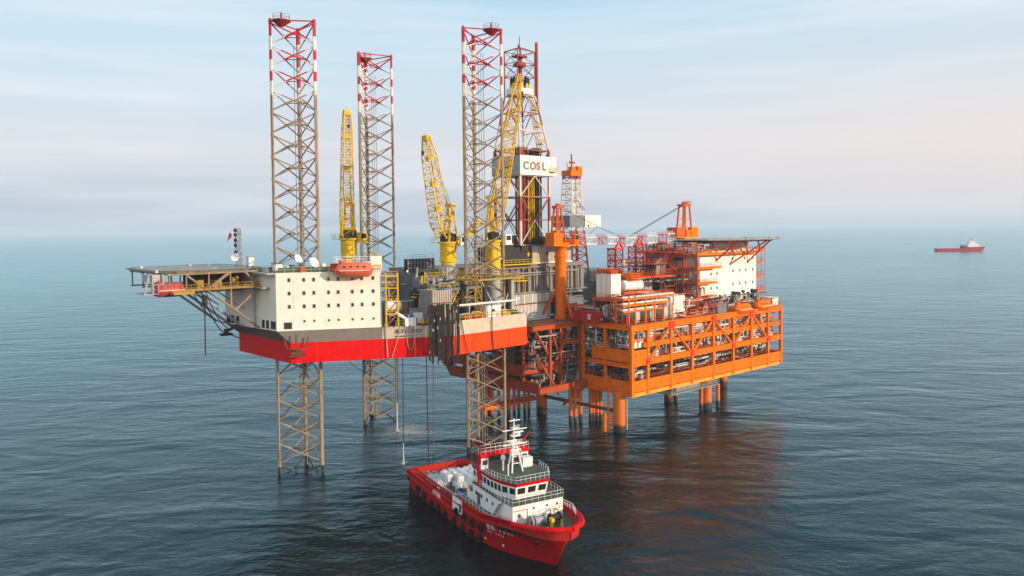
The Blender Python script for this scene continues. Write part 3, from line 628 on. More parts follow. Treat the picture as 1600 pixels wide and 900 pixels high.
# ------------------------------------------------------------------ cranes on the rig
def rig_crane(base, zdrum, r, boom_foot, tip, w0, w1, gantry, label, greybase=None, cab=True, boomrest=False, drumh=4.6):
    x, y, z = base; t = thing(J, "pedestal_crane", label, "crane", base, "yellow pedestal cranes of the rig")
    mb = MB()
    if greybase: mb.cyl(x, y, z, greybase, r*.92, 20, mat=1); mb.cyl(x, y, greybase, zdrum-drumh, r, 24)
    else: mb.cyl(x, y, z, zdrum-drumh, r*.85, 20)
    part(mb, "pedestal", ['yellow', 'lgrey'], t, True)
    mb = MB(); mb.cyl(x, y, zdrum-drumh, zdrum-.4, r*1.02, 24); mb.cyl(x, y, zdrum-.4, zdrum, r*1.25, 24); mb.cyl(x, y, zdrum-drumh, zdrum-drumh+.4, r*1.2, 24)
    for k in range(8): a = R(45*k); mb.box((x+r*1.04*math.cos(a), y+r*1.04*math.sin(a), zdrum-drumh*.5), (.12, .3, drumh*.8), a)
    part(mb, "slewing_drum", 'yellow', t)
    bf = Vector(boom_foot); tp_ = Vector(tip); d = tp_-bf; hd_ = Vector((d.x, d.y, 0)).normalized(); sd_ = Vector((-hd_.y, hd_.x, 0))
    mb = MB()
    a_up = hd_
    k1 = bf.lerp(tp_, .16); k2 = bf.lerp(tp_, .84)
    mb.lattice(bf, k1, w0, w0, 3, .15, .07, a_up, .5, w0*.8)
    mb.lattice(k1, k2, w0, w1, max(8, int(d.length/1.9)), .15, .07, a_up, w0*.8, w1*.8)
    mb.lattice(k2, tp_, w1, w1*.8, 3, .15, .07, a_up, w1*.8, .7)
    mb.box(tp_, (1.1, w1*.8, 1.2), math.atan2(hd_.y, hd_.x)); mb.tube(tp_-sd_*w1*.4, tp_+sd_*w1*.4, .55, 10); mb.tube(tp_, tp_+Vector((0, 0, 1.3)), .12, 5)
    for q_ in (.3, .55, .8): cq = bf.lerp(tp_, q_); mb.box(cq, (1.0, w1*.7, .9), math.atan2(hd_.y, hd_.x))
    part(mb, "boom", 'yellow', t)
    gt = Vector(gantry); mb = MB(); c = Vector((x, y, zdrum))
    top = [gt+sd_*k*.9 for k in (-1, 1)]
    ft = [c+sd_*k*r*.9+hd_*e for k in (-1, 1) for e in (.8, -1.6)]
    for k in (0, 1):
        mb.tube(ft[2*k], top[k], .26, 6); mb.tube(ft[2*k+1], top[k], .2, 6)
        for f_ in (.33, .66): mb.tube(ft[2*k].lerp(top[k], f_), ft[2*k+1].lerp(top[k], f_), .12, 5)
    for f_ in (.3, .6, 1): mb.tube(ft[0].lerp(top[0], f_), ft[2].lerp(top[1], f_), .2, 6)
    mb.box(gt+Vector((0, 0, .3)), (1.4, 2.6, .7), math.atan2(hd_.y, hd_.x))
    part(mb, "gantry", 'yellow', t)
    mb = MB()
    for k in (-.7, -.25, .25, .7): mb.tube(gt+sd_*k, tp_+sd_*k*.5, .035, 4)
    mb.tube(tp_+hd_*.9, tp_+hd_*.9+Vector((0, 0, -3)), .03, 4)
    part(mb, "hoist_cable", 'cable', t)
    mb = MB(); h = tp_+hd_*.9+Vector((0, 0, -3.3)); mb.box(h, (.4, .4, .8)); part(mb, "hook_block", 'dark', t)
    mb = MB(); mb.box(c+Vector((0, 0, .9)), (r*1.5, r*1.6, 1.8), math.atan2(hd_.y, hd_.x)); mb.tube(c+sd_*r+Vector((0, 0, 1.2)), c-sd_*r+Vector((0, 0, 1.2)), .8, 12)
    part(mb, "winch_drum", 'dark', t)
    if cab:
        cc = c+Vector((.74, -.68, 0))*(r+1.3)+Vector((0, 0, .2)); mb = MB(); mb.box(cc, (1.9, 1.9, 2.2)); mb.box(cc+Vector((0, 0, -1.25)), (2.4, 2.4, .18))
        cb = part(mb, "operator_cab", 'cleanwhite' if cab != 'y' else 'yellow', t); mb = MB(); mb.box(cc+Vector((0, -.97, .25)), (1.4, .06, 1.1)); mb.box(cc+Vector((.97, 0, .25)), (.06, 1.4, 1.1)); part(mb, "window", 'glass', cb)
    mb = MB(); q = Vector((-.73, .68, 0))*(r+1)
    mb.bx(c.x+q.x-.9, c.x+q.x+.9, c.y+q.y-.9, c.y+q.y+.9, zdrum-.3, zdrum-.1); mb.rail([(c.x+q.x-.9, c.y+q.y-.9, zdrum-.1), (c.x+q.x-.9, c.y+q.y+.9, zdrum-.1), (c.x+q.x+.9, c.y+q.y+.9, zdrum-.1)], 1.1, .9)
    for i in range(10): mb.torus((c.x-r*1.15, c.y+.6, zdrum-drumh*.1-i*1.0), .4, .03, 'Z', 8, 4)
    mb.tube((c.x-r*1.15, c.y+.6-.4, zdrum-.2), (c.x-r*1.15, c.y+.2, zdrum-9.6), .04, 5)
    part(mb, "access_platform", 'yellow', t)
    return t
f = J.l
rig_crane((26, 21, 30.4), 48.0, 1.75, f(-38.75, 182.2, 48.6), f(-38.0, 181.0, 77.2), 2.7, 2.0, f(-38.6, 184.2, 55.8), "yellow crane with nearly upright boom behind the white windowed block", cab='y')
rig_crane((39.5, .2, 30.4), 47.0, 1.75, f(-15.5, 174.4, 47.8), f(-18.7, 172.0, 70.0), 3.9, 2.7, f(-13.9, 176.5, 55.0), "yellow crane with boom leaning left and white cab in the middle of the rig", greybase=41.8)
rig_crane((50.2, -3.2, 30.4), 47.2, 1.75, f(-4.6, 186.0, 47.6), f(2.0, 187.0, 85.6), 4.2, 3.2, f(-5.5, 189.0, 57.2), "yellow crane with long boom raised in front of the derrick", greybase=40.4)
mb = MB(); a = f(-12.4, 176.5, 46.6); b_ = f(-8.2, 181, 50.6); mb.bar(a, b_, .8, 1.3); mb.bar(b_, f(-7.6, 181.5, 52), .7, 1.0)
for i in range(5): q = a.lerp(b_, i/4); mb.tube(q, q+Vector((0, 0, -1.6)), .06, 4)
solo(J, mb, "boom_rest", 'yellow', tuple(a), "slanting yellow boom rest beam between the two middle cranes", "boom rest")

# ------------------------------------------------------------------ things on the rig deck
t = thing(J, "mud_house", "dark grey deck house with ribbed top between the two left cranes", "deck house", (37, 10, 30.4))
mb = MB(); mb.bx(34, 41.8, 8, 15, 32.5, 39.9); mb.bx(35, 41, 9, 14, 30.4, 32.5, 1); part(mb, "house", ['grey', 'dark'], t)
mb = MB(); mb.bx(33.5, 41.2, 7.9, 9.2, 39.9, 43, 0)
for i in range(9): mb.bx(33.5+i*.93, 33.75+i*.93, 7.7, 7.9, 39.9, 43, 1)
for z in (40.9, 42): mb.bx(33.5, 41.2, 7.75, 7.9, z, z+.15, 1)
part(mb, "ribbed_screen", ['dark', 'grey'], t)
mb = MB(); mb.rail([(33.6, 8, 43), (41.2, 8, 43)], 1.0, 1.3, .04); part(mb, "railing", 'lgrey', t)
for x, z in ((36.8, 39.9), (33.2, 40.2)):
    mb = MB(); mb.ell((x, 7.6, z), (.3, .2, .3), 8, 6); part(mb, "floodlight", 'cleanwhite', t)
# drill pipe stack
for k in range(5):
    for row in range(2):
        mb = MB(); mb.tube((20+row*.2, 14+row*1.0, 37.0+k*.75), (33.3, 11.5+row*1.0, 36.9+k*.75), .3, 8)
        if row: mb.tube((20.2, 15.0, 37.0+k*.75), (19.8, 15.1, 37.0+k*.75), .38, 8)
        solo(J, mb, "drill_pipe", 'lgrey' if k % 2 else 'grey', (26, 13+row, 37+k*.75), "long grey pipe lying in the pipe stack behind the stair tower", "pipe", "pipes stacked behind the stair tower")
mb = MB()
for x in (20.5, 27, 33): mb.bx(x-.2, x+.2, 11, 16, 36.3, 36.7); mb.bx(x-.2, x+.2, 15.6, 16, 30.4, 36.3); mb.bx(x-.2, x+.2, 11, 11.4, 30.4, 36.3)
solo(J, mb, "pipe_rack", 'dark', (27, 13.5, 30.4), "dark steel rack holding the long grey pipes", "pipe rack")
# bin with corrugated lit face
t = thing(J, "cuttings_bin", "tall grey open-top steel bin with corrugated cream side behind the hanging hoses", "bin", (26.8, -11.2, 30.4))
mb = MB(); X0, X1, Y0, Y1 = 24.3, 29.2, -13.6, -9.2
mb.bx(X0, X1, Y0, Y0+.15, 31.2, 37.4, 1); mb.bx(X0, X0+.15, Y0+.15, Y1, 31.2, 37.4, 0); mb.bx(X1-.15, X1, Y0+.15, Y1, 31.2, 37.4); mb.bx(X0+.15, X1-.15, Y1-.15, Y1, 31.2, 37.4); mb.bx(X0, X1, Y0, Y1, 30.9, 31.2)
for i in range(9): mb.bx(X0+.1+i*.58, X0+.3+i*.58, Y0-.16, Y0, 31.2, 37.4, 1)
part(mb, "bin_wall", ['grey', 'beigegrey'], t)
mb = MB()
for x in (X0, X1): mb.tube((x, Y0, 37.4), (x-.3, Y0-.2, 38.2), .12, 5); mb.tube((x, Y1, 30.4), (x, Y1, 31), .12, 5)
for x in (X0+.3, X1-.3): mb.bx(x-.15, x+.15, Y0+.2, Y0+.5, 30.4, 30.9)
part(mb, "lifting_lug", 'beigegrey', t)
# hose bundle
mb = MB(); mb.tube((21.6, -15.4, 35.0), (28.6, -16.6, 35.0), .12, 6); mb.tube((23, -12, 30.4), (22.6, -15.6, 35), .12, 5); mb.tube((27.6, -13.5, 30.4), (27.8, -16.4, 35), .12, 5)
solo(J, mb, "hose_rack", 'rustbrown', (25, -14, 30.4), "rusty pipe rack on the deck edge carrying the black hoses", "rack")
hm = mk(MB(), "x", 'rope', (0, 0, 0))
for i in range(26):
    t_ = i/25; x = 21.8+6.7*t_+rnd.uniform(-.1, .1); y = -15.55-1.15*t_-rnd.uniform(.0, .5); zb = 24.2-rnd.uniform(-.9, 1.6)
    mb = MB(); zt = 35-rnd.uniform(0, .5); dx = rnd.uniform(-.35, .35); n_ = 7
    pts = [Vector((x+dx*math.sin(k/n_*3), y-.08*math.sin(k/n_*4), zt+(zb-zt)*k/n_)) for k in range(n_+1)]
    r_ = rnd.uniform(.10, .19); mb.path(pts, r_, 6)
    for k in range(rnd.choice((0, 1, 1, 2))):
        q = rnd.choice(pts[1:]); mb.cyl(q.x, q.y, q.z-.25, q.z+.25, r_*1.3, 7, mat=rnd.choice((0, 1, 2)))
    solo(J, mb, "hanging_hose", ['rope', 'rustbrown', 'lgrey'] if i % 4 else ['rope', 'orangered', 'grey'], (x, y, zt), "black hose hanging in the dense bundle over the hull side", "hose", "hoses hanging in a bundle over the red hull side")
mb = MB(); mb.path(sag((24.4, -16.2, 24.5), (26.2, -16.6, 24.5), 2.2), .09, 5); solo(J, mb, "hanging_hose", 'rope', (25, -16.3, 24.5), "black hose loop dangling just below the red hull", "hose", "hose loops below the hull")
mb = MB(); mb.path(sag((26.8, -16.4, 24.5), (28.4, -16.7, 24.5), 2.6), .09, 5); mb.box((27.4, -16.5, 23.0), (.6, .6, 1.4)); solo(J, mb, "hanging_hose", 'rope', (27, -16.3, 24.5), "hose loop with a pale coupling dangling below the hull", "hose", "hose loops below the hull")
# ropes and chains on the hull side
for pts, r_, mt_, lb in (([tp(18.3, .2, 31), tp(18.6, .25, 27), tp(18.7, .3, 24.3)], .11, 'beigegrey', "pale rope hanging down the red hull just right of the stair tower"),
                         ([tp(21.6, .3, 30.6), tp(20.6, .3, 27.4), tp(19.6, .3, 24.2)], .07, 'lgrey', "thin pale rope slanting down the red hull below the lettering"),
                         ([tp(22.6, .3, 30.4), tp(22.7, .3, 27), tp(23.1, .3, 25.6), tp(23.6, .3, 25.6), tp(24.1, .3, 27), tp(24.2, .3, 30.4)], .07, 'lgrey', "pale rope loop hanging on the red hull left of the hose bundle"),
                         ([(30.0, -15.9, 31), (30.6, -15.95, 28), (31.6, -15.95, 24.2)], .09, 'dark', "dark chain slanting down the sunlit red hull right of the hose bundle"),
                         ([(38.4, -15.9, 34), (38.4, -15.95, 28), (38.7, -15.95, 24.0)], .10, 'dark', "dark chain hanging down the middle of the sunlit red hull side")):
    mb = MB(); mb.path(pts, r_, 6); solo(J, mb, "hull_rope", mt_, tuple(pts[0]), lb, "rope")
# lines to the sea
def line_thing(pa, pb, r, mat, name, label, cat, group=None, extra=None):
    mb = MB(); mb.tube(pa, pb, r, 6)
    if extra: extra(mb)
    return solo(W, mb, name, mat, tuple(pa), label, cat, group)
line_thing((-18.4, 163.3, 24), (-18.2, 163.2, 0), .12, 'rope', "hanging_line", "dark hose hanging from the hull to the sea, left of two beside the boat's stern", "hose", "hoses reaching the sea")
line_thing((-17.6, 170.5, 24), (-17.9, 170.4, -.2), .09, 'cable', "hanging_line", "thin dark line hanging from the hull behind the boat's stern deck", "hose", "hoses reaching the sea")
line_thing((-23.4, 163.4, 24.2), (-23.5, 163.4, 4.5), .09, 'rope', "hanging_line", "dark hose ending in a thin white water jet left of the boat", "hose", "hoses reaching the sea")
line_thing((-28.6, 190.1, 24.2), (-28.7, 190.1, 7.2), .12, 'rope', "discharge_pipe", "discharge pipe on the far leg ending above the sea foam", "pipe")
mb = MB(); mb.path([(-38.5+7*i/10, 168+12*i/10, 24-8*math.sin(i/10*1.5)) for i in range(11)], .07, 5); solo(W, mb, "mooring_wire", 'cable', (-38, 168, 24), "slack black cable curving from the hull bottom to the far leg", "cable")
def jet(c, z1, r, label):
    mb = MB(); px_ = c[0]
    for i in range(12):
        a = z1*(1-i/12); b_ = z1*(1-(i+1)/12); nx_ = c[0]+rnd.uniform(-.07, .07); mb.tube((px_, c[1], a), (nx_, c[1], b_), r*(.55+i*.06), 7, r*(.6+i*.06)); px_ = nx_
    for i in range(34): a = rnd.uniform(0, 6.28); q = abs(rnd.gauss(0, r*2.6)); k = rnd.uniform(.04, .11); mb.ell((c[0]+q*math.cos(a), c[1]+q*math.sin(a), rnd.uniform(0, .12+.5*max(0, 1-q/(r*4)))), (k*1.6, k*1.6, k), 5, 3, jit=.25)
    solo(W, mb, "water_jet", 'foam', (*c, 0), label, "water jet", "water jets from the rig", True)
jet((-28.9, 190.1), 7.2, .2, "white jet of water pouring beside the far leg")
jet((-23.6, 163.4), 4.6, .13, "white jet of water falling just left of the boat's stern")
m, n, l, b = newmat("thin foam"); b.inputs["Base Color"].default_value = (.8, .82, .82, 1); b.inputs["Roughness"].default_value = .8
t = n.new("ShaderNodeTexCoord"); mp_ = n.new("ShaderNodeMapping"); mp_.inputs["Scale"].default_value = (1/9, 1/11, 1); l.new(t.outputs["Object"], mp_.inputs[0])
ln = n.new("ShaderNodeVectorMath"); ln.operation = 'LENGTH'; l.new(mp_.outputs[0], ln.inputs[0])
nz_ = n.new("ShaderNodeTexNoise"); nz_.inputs["Scale"].default_value = .9; nz_.inputs["Detail"].default_value = 9; nz_.inputs["Roughness"].default_value = .75; nz_.inputs["Distortion"].default_value = .8; l.new(t.outputs["Object"], nz_.inputs["Vector"])
fa = n.new("ShaderNodeMapRange"); fa.inputs[1].default_value = .1; fa.inputs[2].default_value = 1; fa.inputs[3].default_value = .34; fa.inputs[4].default_value = -.12; l.new(ln.outputs["Value"], fa.inputs[0])
ad = n.new("ShaderNodeMath"); l.new(nz_.outputs[0], ad.inputs[0]); l.new(fa.outputs[0], ad.inputs[1])
ma = n.new("ShaderNodeMapRange"); ma.inputs[1].default_value = .52; ma.inputs[2].default_value = .95; ma.inputs[4].default_value = .8; l.new(ad.outputs[0], ma.inputs[0])
l.new(ma.outputs[0], b.inputs["Alpha"]); M['thinfoam'] = m
def foam(c, a_, b2, label, name="foam_patch", z=.03, rz=0.):
    mb = MB(); mb.add([(c[0]+1*9*a_*math.cos(R(15*i)), c[1]+11*b2*math.sin(R(15*i)), z) for i in range(24)], [tuple(range(24))])
    o = solo(W, mb, name, 'thinfoam', (c[0], c[1], 0), label, "foam", kind="stuff"); o.scale = (1, 1, 1); return o
foam((-26.5, 189), 1, 1, "pale patch of foam round the far water jet")
# assorted deck gear
def machine(fr, x, y, z, s_, mat, name, label, cat, group=None, rz=0, kind=0):
    t = thing(fr, name, label, cat, (x, y, z), group); q = Matrix.Rotation(rz, 3, 'Z'); c = Vector((x, y, z))
    A = lambda *v: c+q@(Vector(v)*s_)
    mb = MB(); mb.box(A(0, 0, .12), (2.4*s_, 1.3*s_, .2*s_), rz); part(mb, "skid", 'dark', t)
    mb = MB(); mb.tube(A(-.9, 0, .75), A(.3, 0, .75), .5*s_, 12); mb.box(A(.75, 0, .65), (.6*s_, .9*s_, .9*s_), rz); mb.tube(A(.3, 0, .75), A(.5, 0, .75), .3*s_, 10); part(mb, "motor", mat, t)
    mb = MB(); mb.path([A(-.9, .3, .8), A(-1.1, .3, 1.5), A(.4, .3, 1.6), A(.8, .3, 1.1)], .1*s_, 6); part(mb, "pipe", 'pipe', t)
    return t
ml = [(20.2, -6.5, .9, 'bluep', "blue pump set on the deck right of the stair tower"), (22.4, -9.6, 1.0, 'cyan', "bright blue pump beside the cream bin on the left"), (31.5, -12.2, 1.1, 'cyan', "bright blue pump right of the cream bin"),
      (33.5, -13.6, .8, 'orangered', "small orange pump at the deck edge below the white walkway"), (36.2, -13.9, .9, 'orangered', "orange red machine at the deck edge left of the white cabin"), (46.8, -13.2, .9, 'green', "green pump at the stern end of the white walkway"),
      (20.8, -10.9, .7, 'yellow', "small yellow pump set by the deck rail above the hull lettering"), (23.5, -12.3, .7, 'yellow', "yellow skid at the deck rail left of the hose bundle"), (44.4, -13.6, .8, 'yellow', "yellow machine at the deck edge right of the white cabin")]
for x, y, s_, mt_, lb in ml: machine(J, x, y, 30.4, s_*1.25, mt_, "pump_skid", lb, "pump", "pump skids on the rig deck", R(rnd.uniform(-30, 30)))
def tank(fr, x, y, z, Lh, r, mats, label, name="storage_tank", cat="tank", rz=0, group=None, stand=.6):
    t = thing(fr, name, label, cat, (x, y, z), group); d = Vector((math.cos(rz), math.sin(rz), 0)); c = Vector((x, y, z+stand+r))
    mb = MB(); k = 5; prev = None; prof = [(-Lh/2-r*.35, .02), (-Lh/2-r*.28, .5), (-Lh/2-r*.12, .86), (-Lh/2, 1), (Lh/2, 1), (Lh/2+r*.12, .86), (Lh/2+r*.28, .5), (Lh/2+r*.35, .02)]
    for (a, ra), (b_, rb_) in zip(prof, prof[1:]): mb.tube(c+d*a, c+d*b_, r*ra, 22, r*rb_, cap=False)
    part(mb, "shell", mats, t, True)
    mb = MB()
    for e in (-.3, .3): q = c+d*Lh*e; mb.box((q.x, q.y, z+(stand+r*.6)/2), (.35, r*1.5, stand+r*.6), rz)
    part(mb, "saddle", 'grey', t)
    mb = MB(); mb.tube(c+d*Lh*.2, c+d*Lh*.2+Vector((0, 0, r+.6)), .18, 8); mb.tube(c-d*Lh*.2, c-d*Lh*.2+Vector((0, 0, r+.4)), .12, 8); part(mb, "nozzle", 'pipe', t)
    return t
tank(J, 21.2, -4.5, 32.2, 2.6, 1.1, 'cleanwhite', "white tank over blue gear right of the stair tower", rz=R(-30))
box_thing(J, 26.5, -5.5, 30.4, 3.4, 2.4, 2.6, 'lgrey', "deck_container", "pale grey box left of the corrugated bin", "container", "boxes on the rig deck", R(-30))
box_thing(J, 21.5, -8.2, 30.4, 2.6, 2.0, 2.0, 'bluep', "deck_container", "dark blue box under the white tank", "container", "boxes on the rig deck", R(-30))
box_thing(J, 24.0, -9.2, 30.4, 2.0, 1.6, 2.4, 'cleanwhite', "deck_container", "white box just left of the corrugated bin", "container", "boxes on the rig deck", R(-30))
box_thing(J, 27, 1.5, 30.4, 5, 3.5, 3.8, 'dark', "deck_container", "dark box below the ribbed deck house", "container", "boxes on the rig deck", R(-20))
mb = MB(); mb.tube((17.8, -9.9, 33.2), (20.8, -11.1, 31.2), .35, 8); mb.box((20.6, -11, 31.2), (2.2, 1.6, 1.6), R(-25)); solo(J, mb, "chute", 'cleanwhite', (20, -11, 30.4), "white slanting chute on the deck just right of the stair tower", "chute")
t = thing(J, "deck_cabin", "small white cabin with a dark window under the white walkway", "cabin", (40, -13.6, 30.4))
mb = MB(); mb.bx(38.0, 42.2, -14.6, -12.2, 30.5, 33.2); mb.bx(37.9, 42.3, -14.7, -12.1, 33.2, 33.3); part(mb, "cabin_wall", 'cleanwhite', t)
mb = MB(); mb.bx(39.6, 40.4, -14.66, -14.58, 31.9, 32.5); part(mb, "window", 'glass', t); mb = MB(); mb.bx(40.8, 41.5, -14.66, -14.58, 30.6, 31.7); part(mb, "door", 'lgrey', t)

# dense machinery behind the near leg
t = thing(J, "machinery_module", "dark machinery block with pipes and rails behind the near leg", "module", (44, 3, 30.4))
mb = MB(); mb.bx(42.2, 52, 1.2, 12, 30.4, 39, 0); mb.bx(31.5, 37.5, -2.2, 3.5, 36.6, 39.2, 1); mb.bx(31, 33, -3, 3, 30.4, 36, 0); mb.bx(30, 41.5, -8.5, -6.5, 36.6, 37.2, 1)
part(mb, "block", ['dark', 'grey'], t)
mb = MB()
for i in range(150):
    x = rnd.uniform(29.5, 38); y = rnd.uniform(-8.5, 0); z = rnd.uniform(30.8, 38); k = rnd.uniform(.2, .8); mb.bx(x, x+k, y, y+k, z, z+k*rnd.uniform(.5, 2), rnd.choice((0, 0, 1, 2, 3, 3, 3)))
for i in range(190):
    x = rnd.uniform(29, 52); y = rnd.uniform(-9, 3) if x < 37 else rnd.uniform(-1, 3); z = rnd.uniform(31, 39)
    d = rnd.choice(((rnd.uniform(1, 4), 0, 0), (0, rnd.uniform(1, 4), 0), (0, 0, rnd.uniform(1, 3)))); mb.tube((x, y, z), (x+d[0], y+d[1], z+d[2]), rnd.uniform(.08, .22), 6, mat=rnd.choice((0, 1, 2, 0)))
part(mb, "pipework", ['lgrey', 'beigegrey', 'yellow', 'dark'], t)
mb = MB(); mb.rail([(30.6, -3.2, 39.2), (37.5, -3.2, 39.2), (37.5, 3, 39.2)], 1.1, 1.3, .05); mb.rail([(42.2, 1.2, 39), (52, 1.2, 39)], 1.1, 1.3, .05); mb.rail([(30, -8.6, 37.2), (41, -8.6, 37.2)], 1.1, 1.3, .05)
for x in (31, 34, 40): mb.tube((x, -8.5, 30.4), (x, -8.5, 36.6), .12, 5)
mb.bar((31, -8.8, 31), (35, -8.8, 36.6), .6, .12)
part(mb, "railing", 'yellow', t)

# ------------------------------------------------------------------ cantilever and derrick
t = thing(J, "cantilever", "long grey ribbed cantilever carrying the drill floor over the stern", "cantilever", (66, 11, 33))
mb = MB(); mb.bx(36, 90, 4, 5, 33, 40, 0); mb.bx(36, 90, 18, 19, 33, 40, 0); mb.bx(36, 90, 3.7, 19.3, 40, 40.6, 1); mb.bx(52, 90, 5, 18, 33, 33.4, 1)
for i in range(18): mb.bx(54+i*2, 54.35+i*2, 3.3, 4, 33.2, 39.8, 1)
for z in (33.1, 39.6): mb.bx(52, 90, 3.2, 4, z, z+.4, 1)
part(mb, "side_girder", ['midgrey', 'midgrey'], t)
mb = MB()
for i in range(9): x = 55+i*4; part(MB().bx(x, x+.8, 3.6, 3.98, 33.6, 39.2), "dark_recess", 'grey' if i % 3 else 'dark', t)
mb = MB(); mb.path([(55, 2.9, 38.4), (86, 2.9, 38.4)], .16, 6); mb.path([(55, 2.9, 37.8), (80, 2.9, 37.8)], .12, 6); mb.path([(55, 2.8, 32.6), (88, 2.8, 32.6)], .25, 8)
part(mb, "pipe_run", 'lgrey', t)
mb = MB(); mb.bx(52, 66, 1.4, 3.4, 36.5, 36.7); mb.rail([(52, 1.4, 36.7), (66, 1.4, 36.7)], 1.1, 1.4, .05); mb.bx(57, 70, 1.0, 3.2, 40.7, 40.9); mb.rail([(57, 1.0, 40.9), (70, 1.0, 40.9)], 1.1, 1.4, .05)
for x in (53, 57, 61, 65): mb.tube((x, 1.5, 31), (x, 1.5, 36.6), .1, 5)
mb.bar((60, 1.6, 36.7), (56, 1.6, 40.8), .6, .12)
part(mb, "side_walkway", 'yellow', t)
mb = MB(); mb.bx(54, 76, 2.5, 3.6, 30.6, 33, 0)
for i in range(8): mb.bx(54.2+i*2.8, 54.5+i*2.8, 2.35, 2.5, 30.6, 33, 1)
part(mb, "lower_panel", ['lgrey', 'white'], t)

t = thing(J, "drill_floor_house", "cream drill floor house under the derrick, coloured grey on its shaded side", "drill floor", (76, 10, 40.6))
mb = MB(); X0, X1, Y0, Y1 = 69.4, 84, 3.2, 20
mb.add([(X0, Y0, 41), (X0, Y1, 41), (X0, Y1, 45.4), (X0, Y0, 45.4)], [(0, 3, 2, 1)], 0)  # grey sheet colours in the shade on the left face
mb.bx(X0+.02, X1, Y0, Y1, 41, 45.2, 1)
mb.bx(X0-.2, X1+.3, Y0-.3, Y1, 40.65, 41, 2); mb.bx(X0-.1, X1+.1, Y0-.1, Y1, 45.2, 45.5, 0)
part(mb, "house", ['grey', 'beigegrey', 'cleanwhite'], t)
mb = MB()
for i in range(12): mb.bx(X0+.5+i*1.28, X0+.62+i*1.28, Y0-.06, Y0, 41, 45.2)
mb.bx(74.6, 75.3, Y0-.08, Y0, 42.8, 43.6, 1)
part(mb, "wall_rib", ['beigegrey', 'dark'], t)
mb = MB(); mb.rail([(X0, Y1, 45.5), (X0, Y0, 45.5), (X1, Y0, 45.5)], 1.1, 1.4, .05); part(mb, "railing", 'dark', t)
mb = MB(); mb.bx(70.6, 85.8, 3.4, 4.4, 45.5, 47.4, 0)
for i in range(60): x = rnd.uniform(71, 86); y = rnd.uniform(3.6, 17); mb.bx(x, x+rnd.uniform(.3, 1.6), y, y+rnd.uniform(.3, 1.4), 45.5, 45.5+rnd.uniform(.4, 2.6), rnd.choice((0, 0, 1)))
part(mb, "floor_machinery", ['dark', 'grey'], t)
mb = MB(); mb.bx(71.5, 86, 8, 8.3, 45.5, 46.8, 0); mb.bx(68.6, 70.4, 3.4, 8, 41.6, 41.8, 0); part(mb, "wind_wall", 'dark', t)
mb = MB(); mb.ell((68.8, 5.2, 43.4), (1.0, 1.4, 1.4), 14, 8); part(mb, "ventilation_drum", 'yellow', t, True)
mb = MB(); mb.torus((68.6, 5.2, 43.4), 1.3, .22, 'Y', 14, 6); part(mb, "drum_ring", 'green', t)
mb = MB(); mb.bx(60, 68.5, 4, 14, 41, 45, 0); mb.bx(66, 69.3, 3.6, 15, 44, 45.4, 0); mb.bx(62, 68, 6, 12, 45, 48, 0); part(mb, "dark_house", 'dark', t)

dk = thing(J, "drilling_derrick", "red and white derrick tower with a white lettered wind wall", "derrick", (72, 9.4, 45.5))
XA, XB, YA, YB = 66.6, 77.2, 4.6, 14.2
mb = MB()
cr = [(XA, YA), (XB, YA), (XB, YB), (XA, YB)]; zsl = [45.5, 52, 58, 63.5, 70.2]
for k in range(4):
    (x, y) = cr[k]; mb.bx(x-.28, x+.28, y-.28, y+.28, 45.5, 70.2); x2, y2 = cr[(k+1) % 4]; mx_, my_ = (x+x2)/2, (y+y2)/2
    for i, z in enumerate(zsl):
        mb.bar((x, y, z), (x2, y2, z), .3, .3)
        if i < len(zsl)-1:
            z2 = zsl[i+1]
            if i % 2 == 0: mb.bar((x, y, z), (mx_, my_, z2), .26, .26); mb.bar((x2, y2, z), (mx_, my_, z2), .26, .26)
            else: mb.bar((x, y, z2), (mx_, my_, z), .26, .26); mb.bar((x2, y2, z2), (mx_, my_, z), .26, .26)
lower = part(mb, "lower_frame", 'derrick', dk)
mb = MB()
TA, TB = (67.4, 5.9), (73.6, 10.9); zz = [70.2, 75.2, 80, 84.4]
def ring(z):
    f_ = (z-70.2)/(84.4-70.2); x0 = XA+(TA[0]-XA)*f_; x1 = XB+(TB[0]-XB)*f_; y0 = YA+(TA[1]-YA)*f_; y1 = YB+(TB[1]-YB)*f_
    return [Vector((x0, y0, z)), Vector((x1, y0, z)), Vector((x1, y1, z)), Vector((x0, y1, z))]
rs = [ring(z) for z in zz]
for a, b_ in zip(rs, rs[1:]):
    for k in range(4):
        k2 = (k+1) % 4; mb.bar(a[k], b_[k], .34, .34); mb.bar(b_[k], b_[k2], .22, .22); mb.bar(a[k], (b_[k]+b_[k2])/2, .18, .18); mb.bar(a[k2], (b_[k]+b_[k2])/2, .18, .18)
tower = part(mb, "upper_tower", 'derrick', dk)
mb = MB(); tpz = rs[-1]; hi = [v+Vector((0, 0, 11.6)) for v in tpz]
for k in range(4):
    k2 = (k+1) % 4; mb.bar(tpz[k], hi[k], .22, .22)
    for f_ in (.42, .72, 1): mb.bar(tpz[k].lerp(hi[k], f_), tpz[k2].lerp(hi[k2], f_), .16, .16)
    mb.bar(tpz[k].lerp(hi[k], .42), tpz[k2].lerp(hi[k2], .72), .12, .12); mb.bar(tpz[k2].lerp(hi[k2], .42), tpz[k].lerp(hi[k], .72), .12, .12); mb.bar(tpz[k].lerp(hi[k], .72), hi[k2], .12, .12)
q = hi[1]; mb.bar(tpz[1]+Vector((.7, 0, -2)), q+Vector((.7, 0, 2.6)), .55, .55)
